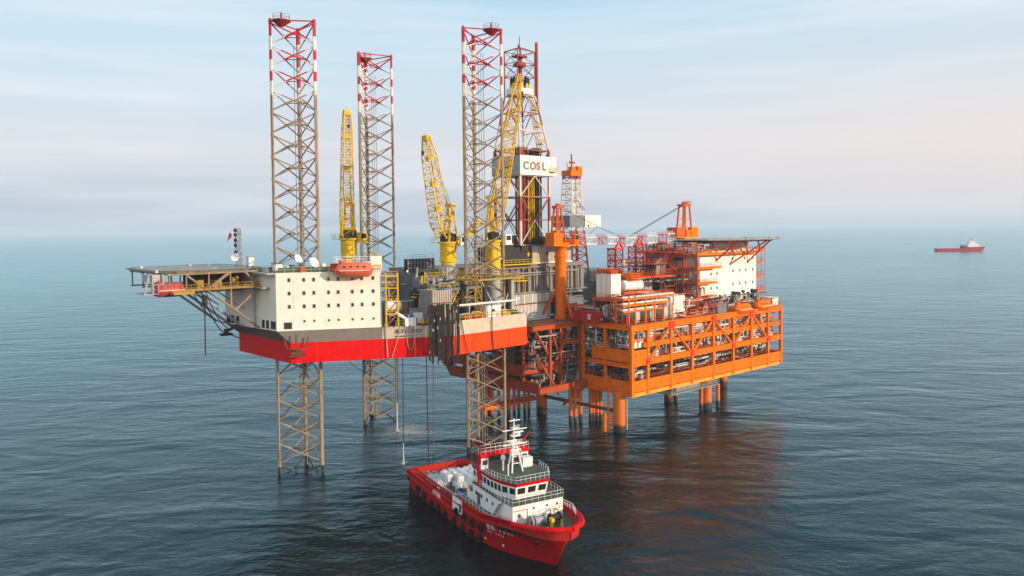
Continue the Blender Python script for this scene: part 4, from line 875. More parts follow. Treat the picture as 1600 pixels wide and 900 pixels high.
c = (hi[0]+hi[2])/2; mb.bar(hi[0].lerp(c, .4)+Vector((0, 0, 1.2)), hi[2].lerp(c, .4)+Vector((0, 0, 1.2)), .4, .4); mb.box(c+Vector((0, 0, -1.2)), (3.2, 2.6, .5)); mb.box(c+Vector((0, 0, -3.4)), (2.6, 2.2, .9))
for k in range(4): mb.bar(hi[k], c+Vector((0, 0, 1.2)), .22, .22); mb.tube(c+Vector((0, 0, -6)), c+Vector((0, 0, 4)), .1, 5); mb.tube(c+Vector((0, 0, -5.5)), c+Vector((0, 0, -.5)), .35, 6)
part(mb, "crown_frame", 'maroon', dk)
mb = MB(); c = (tpz[0]+tpz[2])/2; mb.prism([(c.x+3.9*math.cos(R(30*i)), c.y+3.3*math.sin(R(30*i))) for i in range(12)], 84.6, 86.1); part(mb, "crown_platform", 'cleanwhite', dk)
mb = MB()
for i in range(8): a = R(45*i+10); mb.ell((c.x+2.3*math.cos(a), c.y+1.9*math.sin(a), 88.2), (.5, .5, 1.3), 8, 6, mat=0); mb.bx(c.x+2.5*math.cos(a)-.3, c.x+2.5*math.cos(a)+.3, c.y+2.1*math.sin(a)-.3, c.y+2.1*math.sin(a)+.3, 86.1, 87.6, 1)
part(mb, "crown_sheave", ['dark', 'yellow'], dk)
# wind wall with lettering
mb = MB(); Z0, Z1 = 63.6, 68.6; xa, xb, ya, yb = XA-.6, XB+2.0, YA-.8, YB+.6
mb.bx(xa, xb, ya, ya+.2, Z0, Z1, 0); mb.bx(xa, xa+.2, ya+.2, yb, Z0, Z1, 1); mb.bx(xb-.2, xb, ya+.2, yb, Z0, Z1, 0); mb.bx(xa+.2, xb-.2, yb-.2, yb, Z0, Z1, 0)
for i in range(1, 8): x = xa+(xb-xa)*i/8; mb.bx(x-.05, x+.05, ya-.06, ya, Z0, Z1, 0)
ww = part(mb, "wind_wall", ['cleanwhite', 'lgrey'], dk)  # left side coloured grey to carry its shade
x = xa+1.0
for chx, ch, mt_ in ((0, "C", 'grey'), (2.35, "O", 'grey'), (4.8, "S", 'orangered'), (6.85, "L", 'grey')):
    text(ch, 2.8, (x+chx, ya-.09, Z0+1.45), (1, 0, 0), (0, -1, 0), "lettering", mt_, ww, .03, bold=.1)
text("937", 2.0, (xa-.03, ya+6.0, Z0+1.7), (0, -1, 0), (-1, 0, 0), "lettering", 'dark', ww, .03)
mb = MB(); mb.bx(xb-2.6, xb-.4, ya-1.1, ya-.1, Z0+1.0, Z0+1.15); mb.rail([(xb-2.6, ya-.1, Z0+1.15), (xb-2.6, ya-1.1, Z0+1.15), (xb-.4, ya-1.1, Z0+1.15), (xb-.4, ya-.1, Z0+1.15)], 1.0, .8, .05); mb.tube((xb-1.5, ya-.8, Z0+1.2), (xb-1.5, ya-.4, Z0+4.6), .05, 4)
part(mb, "tugger_basket", 'yellow', dk)
# pipes racked in the derrick
for k, (x, y, n_, mt_) in enumerate(((67.4, 5.8, 6, 'maroon'), (67.6, 7.2, 6, 'maroon'), (70.2, 6.6, 3, 'rustbrown'), (73.2, 6.2, 8, 'dark'), (73.4, 7.4, 8, 'rustbrown'), (73.6, 10, 7, 'dark'))):
    for i in range(n_):
        mb = MB(); mb.tube((x+i*.42, y+(i % 2)*.4, 45.5), (x+i*.42, y+(i % 2)*.4, 71), .26, 7)
        solo(J, mb, "racked_pipe", mt_, (x+i*.42, y, 45.5), "long drill pipe standing racked inside the lower derrick", "pipe", "pipes racked in the derrick")
mb = MB(); mb.bx(72.2, 73.0, 7.4, 8.2, 46, 66); mb.lattice((72, 5.8, 46), (72, 5.8, 64), .8, .8, 9, .1, .05); solo(J, mb, "top_drive_rail", 'yellow', (72, 7, 46), "yellow vertical guide rail inside the lower derrick", "guide rail")
mb = MB()
for z, x in ((72, 75.6), (76.5, 74.6), (80.8, 73.6)): mb.bx(x-1, x+.6, 5, 6.6, z, z+.2); mb.rail([(x-1, 5, z+.2), (x+.6, 5, z+.2), (x+.6, 6.6, z+.2)], 1.0, .8, .06)
mb.lattice((75.4, 6, 69.5), (72.6, 6.6, 84.5), .9, .9, 11, .07, .05)
solo(J, mb, "derrick_ladder", 'yellow', (75, 6, 70), "yellow caged ladder on the derrick's right corner", "ladder")

# ------------------------------------------------------------------ production platform
pf = thing(P, "production_platform", "orange steel production platform with three open decks on jacket legs", "platform", (0, 0, 0))
XL = 67.5
def girder(p, q, z0, z1, th, name, mat='orange', holes=0, flange=True, stiff=4.5, label=None):
    """plate girder between plan points p and q"""
    mb = MB(); p = Vector((*p, 0)); q = Vector((*q, 0)); d = (q-p); Lg = d.length; d.normalize(); nn = Vector((d.y, -d.x, 0))
    zc = (z0+z1)/2; mb.bar(p+Vector((0, 0, zc)), q+Vector((0, 0, zc)), th, z1-z0, 0)
    if flange:
        for z in (z0, z1): mb.bar(p+Vector((0, 0, z)), q+Vector((0, 0, z)), th+.5, .1, 0)
    k = int(Lg/stiff)
    for i in range(1, k+1):
        c = p+d*(i*Lg/(k+1)); mb.bar(c+nn*(th/2)+Vector((0, 0, z0)), c+nn*(th/2)+Vector((0, 0, z1)), .12, .3, 0)
    for i in range(holes):
        c = p+d*Lg*((i+.5+rnd.uniform(-.2, .2))/holes)+nn*(th/2+.02)+Vector((0, 0, zc+rnd.uniform(-.15, .15))); mb.tube(c-nn*.05, c+nn*.02, .17, 8, mat=1)
    return part(mb, name, [mat, 'dark'], pf, label=label)
girder((-.4, 0), (XL, 0), 10.0, 12.7, .5, "deck_girder", holes=17, flange=False, stiff=300)
girder((-.3, .1), (XL-1, .1), 8.95, 9.7, .3, "deck_girder", 'orangelight', stiff=4.4)
girder((0, .3), (0, 16.3), 10.0, 12.6, .5, "deck_girder", holes=5, flange=False, stiff=300)
girder((0, .5), (0, 16.3), 9.1, 9.95, .3, "deck_girder")
girder((.5, 0), (XL, 0), 16.3, 17.7, .4, "deck_girder", stiff=4.4)
girder((0, .3), (0, 14.5), 15.9, 16.9, .4, "deck_girder")
girder((-.4, -.15), (5.3, -.15), 17.75, 20.1, .4, "deck_girder", holes=2, flange=False, stiff=300)
girder((-.1, .1), (-.1, 12.8), 17.2, 20.1, .4, "deck_girder", holes=4, flange=False, stiff=300)
girder((4.5, .1), (XL, .1), 20.6, 21.7, .4, "deck_girder", stiff=4.4)
girder((-.3, 0), (XL, 0), 24.8, 26.2, .5, "deck_girder", stiff=4.4)
girder((0, .3), (0, 24), 25.0, 26.2, .5, "deck_girder", stiff=3)
girder((XL, .3), (XL, 30), 10, 12.7, .5, "deck_girder"); girder((XL, .3), (XL, 30), 24.8, 26.2, .5, "deck_girder"); girder((XL, .3), (XL, 30), 16.3, 17.7, .5, "deck_girder")
def ibeam(name, p, q, w_, mat='orange'): mb = MB(); mb.bar(p, q, w_, w_); return part(mb, name, mat, pf)
for x in (0, 5.9, 15, 23.8, 33.2, 42.5, 51.4, 60.1, 67.2): ibeam("column", (x, 0, 9.2), (x, 0, 26), .75 if x else .95)
for y in (8.4, 16): ibeam("column", (0, y, 10), (0, y, 25), .7)
for xa_, xm, xb_ in ((5.9, 15, 23.8), (23.8, 33.2, 42.5), (42.5, 51.4, 60.1)):
    for x in (xa_, xb_):
        mb = MB(); mb.tube((x+(.4 if x == xa_ else -.4), -.1, 17.2), (xm, -.1, 25.2), .36, 10); part(mb, "brace", 'orange', pf)
    mb = MB(); mb.box((xm, -.1, 25.1), (1.9, .9, 1.7)); part(mb, "brace_node", 'node', pf)
for x in (5.9, 23.8, 42.5, 60.1):
    mb = MB(); mb.box((x, -.1, 17.1), (1.2, .8, 1.5)); part(mb, "brace_node", 'node', pf)
for z, mt_, x1, y1 in ((10.1, 'deck', XL, 30), (16.6, 'deck', XL, 30), (21.2, 'deck', XL, 30), (26.15, 'deck', XL, 30)):
    mb = MB(); x0 = .3 if z != 21.2 else 5
    mb.bx(x0, x1, .4, y1, z-.15, z+.15); part(mb, "deck_plate", mt_, pf)
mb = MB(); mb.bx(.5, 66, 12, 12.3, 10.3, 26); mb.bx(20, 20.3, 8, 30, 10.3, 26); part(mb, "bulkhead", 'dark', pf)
# rails
mb = MB()
for z in (12.7, 17.7, 21.7, 26.3): mb.rail([(0, .1, z), (XL, .1, z)], 1.1, 1.5, .045)
mb.rail([(0, 0, 26.3), (0, 23, 26.3)], 1.1, 1.5, .045); mb.rail([(0, .3, 12.7), (0, 16, 12.7)], 1.1, 1.5, .045); mb.rail([(0, .3, 20.1), (0, 12.8, 20.1)], 1.1, 1.5, .045)
mb.rail([(XL, 0, 26.3), (XL, 30, 26.3)], 1.1, 1.5, .05)
part(mb, "railing", 'orangered', pf)
# equipment behind the front openings
def pipes(name, n, xr, yr, zr, mats, parent=None, rr=(.08, .25), long=None):
    mb = MB()
    for i in range(n):
        p = [rnd.uniform(*xr), rnd.uniform(*yr), rnd.uniform(*zr)]; r_ = rnd.uniform(*rr); mt_ = rnd.randrange(len(mats)); pts = [tuple(p)]
        ax = rnd.choice((0, 0, 0, 1, 2, 2))
        for k in range(rnd.randint(1, 4)):
            L_ = rnd.uniform(1, 9 if ax == 0 else 3)*rnd.choice((-1, 1)); lo, hi_ = (xr, yr, zr)[ax]; p[ax] = min(hi_, max(lo, p[ax]+L_)); pts.append(tuple(p)); ax = rnd.choice([a for a in (0, 1, 2) if a != ax])
        mb.path(pts, r_, 6, mt_)
        if rnd.random() < .5: q = pts[-1]; mb.ell(q, (r_*2, r_*2, r_*2), 8, 5, mt_)
    return part(mb, name, mats, parent or pf)
PM = ['pipe', 'lgrey', 'orange', 'rustbrown']
pipes("process_pipework", 170, (1, 66), (.7, 6), (12.6, 15.8), ['pipe', 'lgrey', 'rustbrown', 'dark'], rr=(.08, .3))
pipes("process_pipework", 190, (6, 66), (.6, 4), (17.4, 20.4), ['pipe', 'pipe', 'lgrey', 'rustbrown'], rr=(.08, .3))
pipes("process_pipework", 230, (1, 66), (.6, 5), (21.9, 24.7), ['pipe', 'pipe', 'lgrey', 'orange'], rr=(.08, .32))
pipes("process_pipework", 130, (.4, 4), (2, 24), (12.8, 16), ['lgrey', 'dark', 'rustbrown'])
pipes("process_pipework", 190, (.4, 6), (1.5, 24), (18, 24.6), ['lgrey', 'pipe', 'rustbrown'])
pipes("process_pipework", 90, (16, 66), (-.2, 9), (26.6, 28.6), ['orange', 'pipe', 'orangered', 'dark'], rr=(.07, .18))
pipes("process_pipework", 90, (24, 41), (.6, 9), (26.4, 30.5), ['orange', 'orangered', 'pipe', 'dark'], rr=(.06, .2))
pipes("process_pipework", 70, (-.4, 17), (5, 9), (26.4, 33), ['lgrey', 'pipe', 'orangered', 'dark'], rr=(.06, .2))
pipes("process_pipework", 60, (-.5, 5), (9, 24), (26.4, 29.5), ['lgrey', 'pipe', 'orangered'], rr=(.07, .2))
pipes("process_pipework", 50, (20, 41), (8, 28), (27, 36), ['lgrey', 'orangered', 'dark', 'pipe'])
# cabinets: one master, copies
def cab_master(z, sx, sy, sz, mat, name, label, cat, group):
    t = box_thing(P, 0, 0, 0, sx, sy, sz, mat, name, label, cat, group); return t
cabs = []
def place(master, first, fr, x, y, z, rz=0):
    o = master if first else copy_tree(master); o.location = fr.w(x, y, z); o.rotation_euler = (0, 0, fr.a+rz); return o
m1 = cab_master(0, 2.3, 1.6, 2.0, 'cleanwhite', "equipment_cabinet", "white equipment cabinet in a row on the second deck behind the orange braces", "cabinet", "white cabinets between the platform decks")
for i, x in enumerate((8, 11, 17, 20, 26, 29, 34.8, 37.4, 40.2, 45, 48, 54, 57, 61.5, 64)):
    place(m1, i == 0, P, x, 2.2, 16.8)
m2 = cab_master(0, 3.4, 1.8, 2.2, 'cleanwhite', "switch_cabinet", "wide white cabinet in the row on the third deck behind the orange braces", "cabinet", "wide white cabinets on the third deck")
for i, x in enumerate((9, 17.5, 26.5, 30.5, 36.6, 45.4, 53.6, 57, 63)):
    place(m2, i == 0, P, x, 2.6+rnd.uniform(0, 1), 21.4)
m3 = cab_master(0, 2.0, 1.8, 2.2, 'cleanwhite', "corner_cabinet", "white cabinet standing on the ledge at the platform's near corner", "cabinet", "white cabinets at the near corner")
for i, x in enumerate((1.8, 4.3)): place(m3, i == 0, P, x, 1.5, 20.4)
box_thing(P, -.0+1.2, 9.5, 20.4, 1.8, 2.0, 2.0, 'lgrey', "corner_cabinet", "grey cabinet on the shaded left side of the platform", "cabinet")
for i, (x, z, Lh, r_) in enumerate(((10, 21.4, 4, .8), (21, 21.4, 4.5, .9), (40, 21.4, 5, .8), (49.5, 21.4, 4, .9), (14, 16.8, 4, .8), (51, 16.8, 4, .7))):
    tank(P, x, 5.6, z, Lh, r_, 'pipe', "white horizontal vessel among the pipes between the platform decks", "process_vessel", "vessel", 0, "vessels between the platform decks", .4)
# timber and pallets on the cellar deck
mb = MB()
for i in range(26): x = rnd.uniform(1, 9); mb.bx(x, x+rnd.uniform(2, 4), 1+i*.28, 1.2+i*.28, 10.3+.2*(i % 5), 10.5+.2*(i % 5)+.1)
solo(P, mb, "timber_pile", 'wood', (5, 4, 10.3), "pile of brown planks on the lowest deck at the near corner", "timber")
# people in orange on the cellar deck left side
def person(fr, x, y, z, rz, label):
    t = thing(fr, "person", label, "person", (x, y, z), "workers on the platform"); q = Matrix.Rotation(rz, 3, 'Z'); A = lambda a, b_, c: Vector((x, y, z))+q@Vector((a, b_, c))
    me = bpy.data.meshes.new("body"); vs = [A(0, 0, .95), A(0, 0, 1.25), A(0, 0, 1.45), A(0, 0, 1.55), A(.02, 0, 1.68), A(.1, 0, .92), A(-.1, 0, .92), A(.12, .02, .5), A(-.12, -.02, .5), A(.13, 0, .06), A(-.13, 0, .06), A(.22, 0, 1.42), A(-.22, 0, 1.42), A(.28, .02, 1.12), A(-.28, .02, 1.12), A(.28, .16, .92), A(-.28, .16, .92), A(.13, .14, .04), A(-.13, .14, .04)]
    b_ = base_of(t); me.from_pydata([v-b_ for v in vs], [(0, 1), (1, 2), (2, 3), (3, 4), (0, 5), (0, 6), (5, 7), (6, 8), (7, 9), (8, 10), (2, 11), (2, 12), (11, 13), (12, 14), (13, 15), (14, 16), (9, 17), (10, 18)], [])
    o = bpy.data.objects.new("body", me); col.objects.link(o); o.parent = t; o.modifiers.new("s", 'SKIN'); o.modifiers.new("d", 'SUBSURF').levels = 1
    rad = [.16, .17, .17, .07, .11, .1, .1, .075, .075, .05, .05, .08, .08, .055, .055, .045, .045, .05, .05]
    for sv_, r_ in zip(me.skin_vertices[0].data, rad): sv_.radius = (r_, r_)
    me.skin_vertices[0].data[0].use_root = True
    ev = bpy.data.meshes.new_from_object(o.evaluated_get(bpy.context.evaluated_depsgraph_get())); o.modifiers.clear(); o.data = ev; ev.materials.clear(); ev.materials.append(M['orangered'])
    h = MB(); h.ell(A(.02, 0, 1.78), (.13, .15, .1), 10, 6); part(h, "helmet", 'cleanwhite', t)
# (a single worker in orange is visible on the shaded lower deck)
person(P, .6, 12.8, 10.3, R(90), "person in an orange coverall standing on the lowest deck at the shaded left side")
# corner frame and pipe rack on the main deck
mb = MB()
for x in (-.2, 2.2, 6.0, 9.5, 13, 16.5):
    mb.bar((x, .6, 26.2), (x, .6, 30.6 if x > 12 else 31.6 if x > 5 else 33.4), .32, .32); mb.bar((x, 4.6, 26.2), (x, 4.6, 33), .32, .32)
for z, x1 in ((29.6, 12.5), (31.0, 15.5), (32.5, 17)):
    mb.bar((-2.3, .6, z), (x1, .6, z), .35, .35); mb.bar((-.2, 4.6, z), (x1, 4.6, z), .35, .35)
    for x in (-.2, 6, 13): mb.bar((x, .6, z), (x, 4.6, z), .25, .25)
rk = thing(P, "pipe_rack", "orange steel pipe rack with white pipes above three round vessel ends", "pipe rack", (7, 2.5, 26.3))
part(mb, "rack_frame", 'orange', rk)
for z, x1, dz in ((30.0, 10.8, 0), (31.5, 14.4, 1.3), (33.0, 17.2, 2.6)):
    mb = MB(); pts = [(-2.2, .9, z), (x1, .9, z)]
    if dz: pts += [(x1+.3, .9, z-.3), (x1+.3, .9, z-dz-.5)]
    mb.path(pts, .29, 10); part(mb, "pipe", 'pipe', rk, True)
mb = MB(); mb.rail([(-.2, .5, 33), (17, .5, 33), (17, 4.6, 33)], .9, 1.5, .05); part(mb, "railing", 'orangered', rk)
for i, x in enumerate((4.4, 10.0, 15.4)):
    t = thing(P, "vessel", ("big white round vessel end, nearest the platform corner", "big white round vessel end, middle of three under the pipes", "big white round vessel end beside the tall white cabinet")[i], "vessel", (x, 2.6, 26.3), "round vessels under the pipe rack")
    mb = MB(); c = Vector((x, 2, 28.2)); dv = Vector((.35, -.94, 0))
    prof = [(3.2, 1.7), (-.2, 1.7), (-.3, 1.55), (-.55, 1.1), (-.65, .05)]
    for (a, ra), (b_, rb_) in zip(prof, prof[1:]): mb.tube(c-dv*a, c-dv*b_, ra, 28, rb_, cap=False)
    part(mb, "shell", 'stained', t, True)
    mb = MB(); mb.tube(c-dv*(-.08), c-dv*(-.28), 1.85, 28); part(mb, "end_flange", 'lgrey', t)
    mb = MB(); mb.box((x-.3, 3, 26.6), (2, 1.5, .9)); part(mb, "saddle", 'orangered', t)
# tall white cabin on a stand, tank, second cabinet, containers
t = thing(P, "equipment_tower", "tall white boxy unit on an orange stand with red frames on top", "equipment unit", (3, 11, 26.3))
mb = MB(); mb.bx(1.8, 5.4, 8, 13, 32.3, 38.0, 0); mb.bx(1.7, 5.5, 7.9, 13.1, 38, 38.15, 0)
for y in (9.6, 11.3): mb.bx(1.74, 1.8, y-.05, y+.05, 32.3, 38, 1)
part(mb, "casing", ['white', 'lgrey'], t)
mb = MB()
for x in (1.2, 5.6):
    for y in (7.5, 13.2): mb.bar((x, y, 26.2), (x, y, 31.6), .4, .4)
mb.bx(.8, 6, 7.2, 13.5, 31.5, 32.2); mb.rail([(.8, 13.5, 32.2), (.8, 7.2, 32.2), (6, 7.2, 32.2)], 1.1, 1.3, .05)
part(mb, "stand", 'orangered', t)
mb = MB()
for y in (8.3, 10.4): mb.rail([(1.9, y, 38.15), (5.3, y, 38.15), (5.3, y+1.7, 38.15), (1.9, y+1.7, 38.15)], 1.2, .9, .09, True)
mb.tube((2.2, 12.5, 38.1), (2.2, 12.5, 39.6), .4, 8); mb.box((3.6, 9.4, 38.6), (2.4, 1.4, .8)); part(mb, "cooler_frame", 'orangered', t)
tank(P, 13.5, 11.5, 33.2, 6.2, 1.35, 'cleanwhite', "white horizontal tank with an orange frame on top behind the pipe rack", rz=R(-6), stand=.1)
mb = MB(); mb.rail([(11.8, 10.4, 36), (16, 10.2, 36), (16, 12.4, 36), (11.8, 12.6, 36)], 1.7, .9, .1, True, bars=3); mb.bx(11.6, 16.2, 10.1, 12.7, 35.9, 36.05)
solo(P, mb, "tank_platform", 'orange', (14, 11.5, 36), "orange railed frame standing on the white horizontal tank", "platform frame")
mb = MB(); mb.bx(8, 19.5, 9, 14.5, 32.6, 33.2)
for x in (8.4, 13.5, 19): mb.bar((x, 9.3, 26.2), (x, 9.3, 32.6), .4, .4); mb.bar((x, 14, 26.2), (x, 14, 32.6), .4, .4)
part(mb, "upper_frame", 'orangered', pf)
t = thing(P, "white_cabinet_pair", "white double cabinet standing on the main deck right of the pipe rack", "cabinet", (21, 3.4, 26.3))
mb = MB(); mb.bx(18.0, 20.4, 2.2, 5.4, 27.4, 31.8); mb.bx(20.5, 23.8, 2.2, 5.4, 27.4, 31.9); part(mb, "casing", 'white', t)
mb = MB(); mb.bx(17.8, 24, 2, 5.6, 26.4, 27.4); part(mb, "plinth", 'pipe', t); mb = MB(); mb.bx(20.4, 20.5, 2.3, 5.3, 27.4, 31.7); part(mb, "gap", 'dark', t)
def container(fr, x, y, z, L_, rz, mat, label, group):
    t = thing(fr, "shipping_container", label, "container", (x, y, z), group); q = Matrix.Rotation(rz, 3, 'Z'); c = Vector((x, y, z)); mb = MB()
    mb.box(c+Vector((0, 0, 1.3)), (L_, 2.4, 2.4), rz)
    n_ = int(L_/.45)
    for i in range(n_):
        for sg in (-1, 1): mb.box(c+q@Vector((-L_/2+.3+i*.45, sg*1.22, 1.3)), (.2, .06, 2.2), rz)
    part(mb, "body", mat, t)
    mb = MB()
    for sx in (-1, 1):
        for sy in (-1, 1): mb.box(c+q@Vector((sx*L_/2, sy*1.2, 1.3)), (.16, .16, 2.6), rz)
    for sy in (-1, 1):
        for zz_ in (.06, 2.55): mb.box(c+q@Vector((0, sy*1.22, zz_)), (L_, .14, .14), rz)
    part(mb, "corner_frame", mat, t)
    mb = MB()
    for k in (-.5, .5): mb.tube(c+q@Vector((L_/2+.05, k, .2)), c+q@Vector((L_/2+.05, k, 2.4)), .04, 5)
    part(mb, "lock_rod", 'lgrey', t)
container(P, -.9, 12.2, 26.3, 5.6, R(92), 'container', "red container with a pale mark, right of the short ribbed red one", "red containers at the deck edge")
container(P, -.8, 17.4, 26.3, 3.6, R(92), 'container', "short ribbed red container beside the orange crane column", "red containers at the deck edge")
mb = MB(); mb.add([(-2.16, 12.7, 28.3), (-2.16, 11.0, 28.3), (-2.16, 11.5, 27.6), (-2.16, 12.2, 27.6)], [(0, 1, 2, 3), ]); mb.bx(-2.18, -2.14, 11.4, 12.3, 26.9, 27.7); part(mb, "stencil_mark", 'bag', bpy.data.objects["shipping_container"])
container(P, 3.5, 17.2, 26.3, 6, R(90), 'bluep', "dark blue container behind the red containers", "blue containers on the platform")
container(P, 1.8, 21.5, 26.3, 5, R(60), 'bluep', "blue container at the foot of the crane column", "blue containers on the platform")
lifeboat(P, (47.4, .2, 26.6), 8.2, 2.9, 0, 'orange', "lifeboat", "bright orange lifeboat on the platform deck edge, the left of two", "orange lifeboats of the platform")
lifeboat(P, (57.8, .2, 26.8), 8.0, 2.9, 0, 'orange', "lifeboat", "bright orange lifeboat on the platform deck edge near the far right corner", "orange lifeboats of the platform")
for i, (x, lb) in enumerate(((47.4, "white davit arms over the left orange lifeboat"), (57.8, "white davit arms over the orange lifeboat near the far right corner"))):
    mb = MB()
    for k in (-2.6, 2.6): mb.path([(x+k, 3.4, 26.3), (x+k, 3.0, 30.2), (x+k, .3, 30.6)], .2, 6); mb.tube((x+k, .3, 30.6), (x+k, .3, 28.8), .06, 4)
    mb.tube((x-2.6, 3, 30.2), (x+2.6, 3, 30.2), .15, 6); mb.box((x, 4.2, 27.2), (3, 1.2, 1.6))
    solo(P, mb, "boat_davit", 'lgrey', (x, 3.4, 26.3), lb, "davit", "davits of the orange lifeboats")
for i, (x, lb) in enumerate(((30.5, "dark tangle of valves left of the lit white wall's foot"), (50, "dark fan cooler cluster in front of the lit white wall"), (56, "tall dark fan cooler at the foot of the white wall's right side"), (62, "dark fan cluster near the platform's far right corner"))):
    t = thing(P, "cooler", lb, "cooler", (x, 5.5, 26.3), "coolers in front of the white wall"); mb = MB()
    for k in range(18): c = Vector((x+rnd.uniform(-2.2, 2.2), 5.5+rnd.uniform(-1, 1), 28.2+rnd.uniform(-.6, 2.6))); mb.ell(c, (rnd.uniform(.3, .7),)*3, 8, 5, mat=rnd.choice((0, 0, 1)), jit=.2); mb.tube(c, (c.x, c.y, 26.4), .08, 5, mat=rnd.choice((0, 1)))
    part(mb, "fan_housing", ['dark', 'pipe'], t); mb = MB(); mb.bx(x-2.4, x+2.4, 4.4, 6.6, 26.4, 27.2); part(mb, "base_frame", 'lgrey', t)
mb = MB(); mb.bx(63.8, 66.8, .6, 3.6, 26.4, 28.6); mb.bx(63.6, 67, .4, 3.8, 28.6, 28.7); solo(P, mb, "corner_hut", 'white', (65, 2, 26.3), "small white hut at the platform's far right corner", "hut")
box_thing(P, 37.6, 1.2, 26.3, 4.2, 2.2, 2.4, 'grey', "deck_locker", "grey box on the deck edge left of the orange lifeboats", "box")
box_thing(P, 33.6, 3.2, 26.3, 2.6, 2.2, 2.6, 'container', "deck_locker", "red box at the foot of the stair frame", "box")
box_thing(P, 28.5, 3.4, 26.3, 1.4, 1.2, 2.3, 'container', "deck_locker", "slim red box on the deck right of the white double cabinet", "box")
box_thing(P, .9, 2.4, 26.3, 1.0, 1.0, 2.2, 'container', "deck_locker", "bright red post box beside the nearest round vessel", "box")

# living quarters
lq = thing(P, "living_quarters", "white living quarters with orange galleries under a wide helideck", "building", (56, 20, 26.3))
mb = MB(); mb.bx(42, 71, 10.5, 31, 26.3, 42.6); mb.bx(44, 69, 12, 30, 42.6, 45.2); wl = part(mb, "wall", ['cleanwhite'], lq)
for z in (40.1, 36.5, 32.6):
    for x in (58.5, 62.1, 65.3, 69.0) if z < 39 else (58.1, 64.6, 69.1):
        mb = MB(); mb.bx(x-.26, x+.26, 10.42, 10.5, z-.4, z+.4); part(mb, "window", 'glass', lq)
for z in (36.0, 31.9):
    for x in (47.4, 50.4): mb = MB(); mb.bx(x-.26, x+.26, 10.42, 10.5, z-.4, z+.4); part(mb, "window", 'glass', lq)
for z, xe in ((29.8, 47.2), (34.0, 47.2), (38.3, 49.2), (42.2, 70.8)):
    mb = MB(); mb.bx(37.8, 41.9, 9.6, 31, z-.35, z); mb.bx(37.8, xe, 8.2, 10.3, z-.35, z); mb.rail([(38, 31, z), (38, 8.3, z), (xe, 8.3, z)], 1.15, 1.6, .05)
    part(mb, "gallery", 'orangered' if z < 42 else 'orange', lq)
    mb = MB(); mb.bx(37.8, xe, 8.1, 8.18, z-.55, z+.15); part(mb, "gallery_fascia", 'orange', lq)
for y in (8.4, 13, 18, 22.5, 26.5, 30.8): mb = MB(); mb.bar((38, y, 26.3), (38, y, 45), .36, .36); part(mb, "gallery_post", 'orangered', lq)
for i, (z0, z1) in enumerate(((26.3, 29.8), (29.8, 34.0), (34.0, 38.3), (38.3, 42.2))):
    mb = MB(); mb.bar((37.4, 21.5, z0), (37.4, 14.2, z1), .9, .3); mb.rail([(37.1, 21.5, z0+.2), (37.1, 14.2, z1+.2)], 1.0, 1.6, .05); part(mb, "stair", 'orangered', lq)
for z in (29.8, 34, 38.3):
    for y in (11.5, 16, 24, 28): mb = MB(); mb.bx(41.9, 42.0, y-.5, y+.5, z, z+2.1); part(mb, "door", 'lgrey' if y != 24 else 'container', lq)
pipes("wall_equipment", 70, (38.6, 41.6), (9.5, 30.5), (27, 44), ['lgrey', 'pipe', 'dark', 'orangered'], lq, (.06, .2))
pipes("roof_equipment", 60, (38.5, 48), (9, 30), (42.4, 45), ['dark', 'lgrey', 'orangered', 'pipe'], lq, (.08, .3))
for z in (30, 34.3, 38.6, 42.2):
    mb = MB(); mb.bx(71.1, 76.2, 10.6, 13.4, z-.3, z); mb.add([(71.1, 10.6, z-.3), (73.5, 10.6, z-.3), (71.1, 10.6, z-1.5), (71.1, 10.8, z-.3), (73.5, 10.8, z-.3), (71.1, 10.8, z-1.5)], [(0, 2, 1), (3, 4, 5), (0, 1, 4, 3), (1, 2, 5, 4)]); mb.rail([(71.1, 10.6, z), (76.2, 10.6, z), (76.2, 13.4, z)], 1.1, 1.2, .05); part(mb, "stair_landing", 'orange', lq)
mb = MB()
for x, y in ((74, 10.6), (76.1, 10.6), (76.1, 13.3)): mb.tube((x, y, 26.3), (x, y, 43.5), .08, 5)
part(mb, "landing_post", 'orangered', lq)
# helideck
hc, hr = (60.4, 14.0), 17.6
HP2 = [(hc[0]+hr*1.04*math.cos(R(22.5+45*i)), hc[1]+hr*.83*math.sin(R(22.5+45*i))) for i in range(8)]
h2 = part(MB().prism(HP2, 45.72, 46.0), "helideck", 'lgrey', lq)
mb = MB()
for a, b_ in zip(HP2, HP2[1:]+HP2[:1]):
    s1 = lambda p: (hc[0]+(p[0]-hc[0])*1.09, hc[1]+(p[1]-hc[1])*1.09)
    mb.bar((*s1(a), 46.15), (*s1(b_), 46.15), .12, .12)
    for i in range(6): t_ = i/6; p = (a[0]+(b_[0]-a[0])*t_, a[1]+(b_[1]-a[1])*t_); mb.tube((*p, 45.9), (*s1(p), 46.15), .06, 4)
part(mb, "safety_net", 'beige', h2)
mb = MB()
for x in (50, 55, 60, 65, 69): mb.bar((x, 4, 45.5), (x, 26, 45.5), .3, .4)
for y in (5, 9, 14, 20, 25): mb.bar((48, y, 45.45), (71, y, 45.45), .3, .4)
part(mb, "deck_beam", 'orangered', h2)
for (p, q) in (((50.0, 10.4, 40.0), (50.6, 3.4, 45.5)), ((57.1, 10.4, 38.6), (65.2, 3.0, 45.6)), ((66.3, 10.4, 39.0), (68.6, 4.0, 45.6)), ((53.6, 7.2, 42.3), (49.2, 5.2, 45.5)), ((61, 7, 42.2), (57.5, 6, 45.5)), ((66.8, 6.6, 42.6), (62.5, 4.6, 45.5))):
    mb = MB(); mb.tube(p, q, .24, 8); mb.ell(p, (.4, .35, .5), 8, 6); part(mb, "helideck_brace", 'orangered', lq)
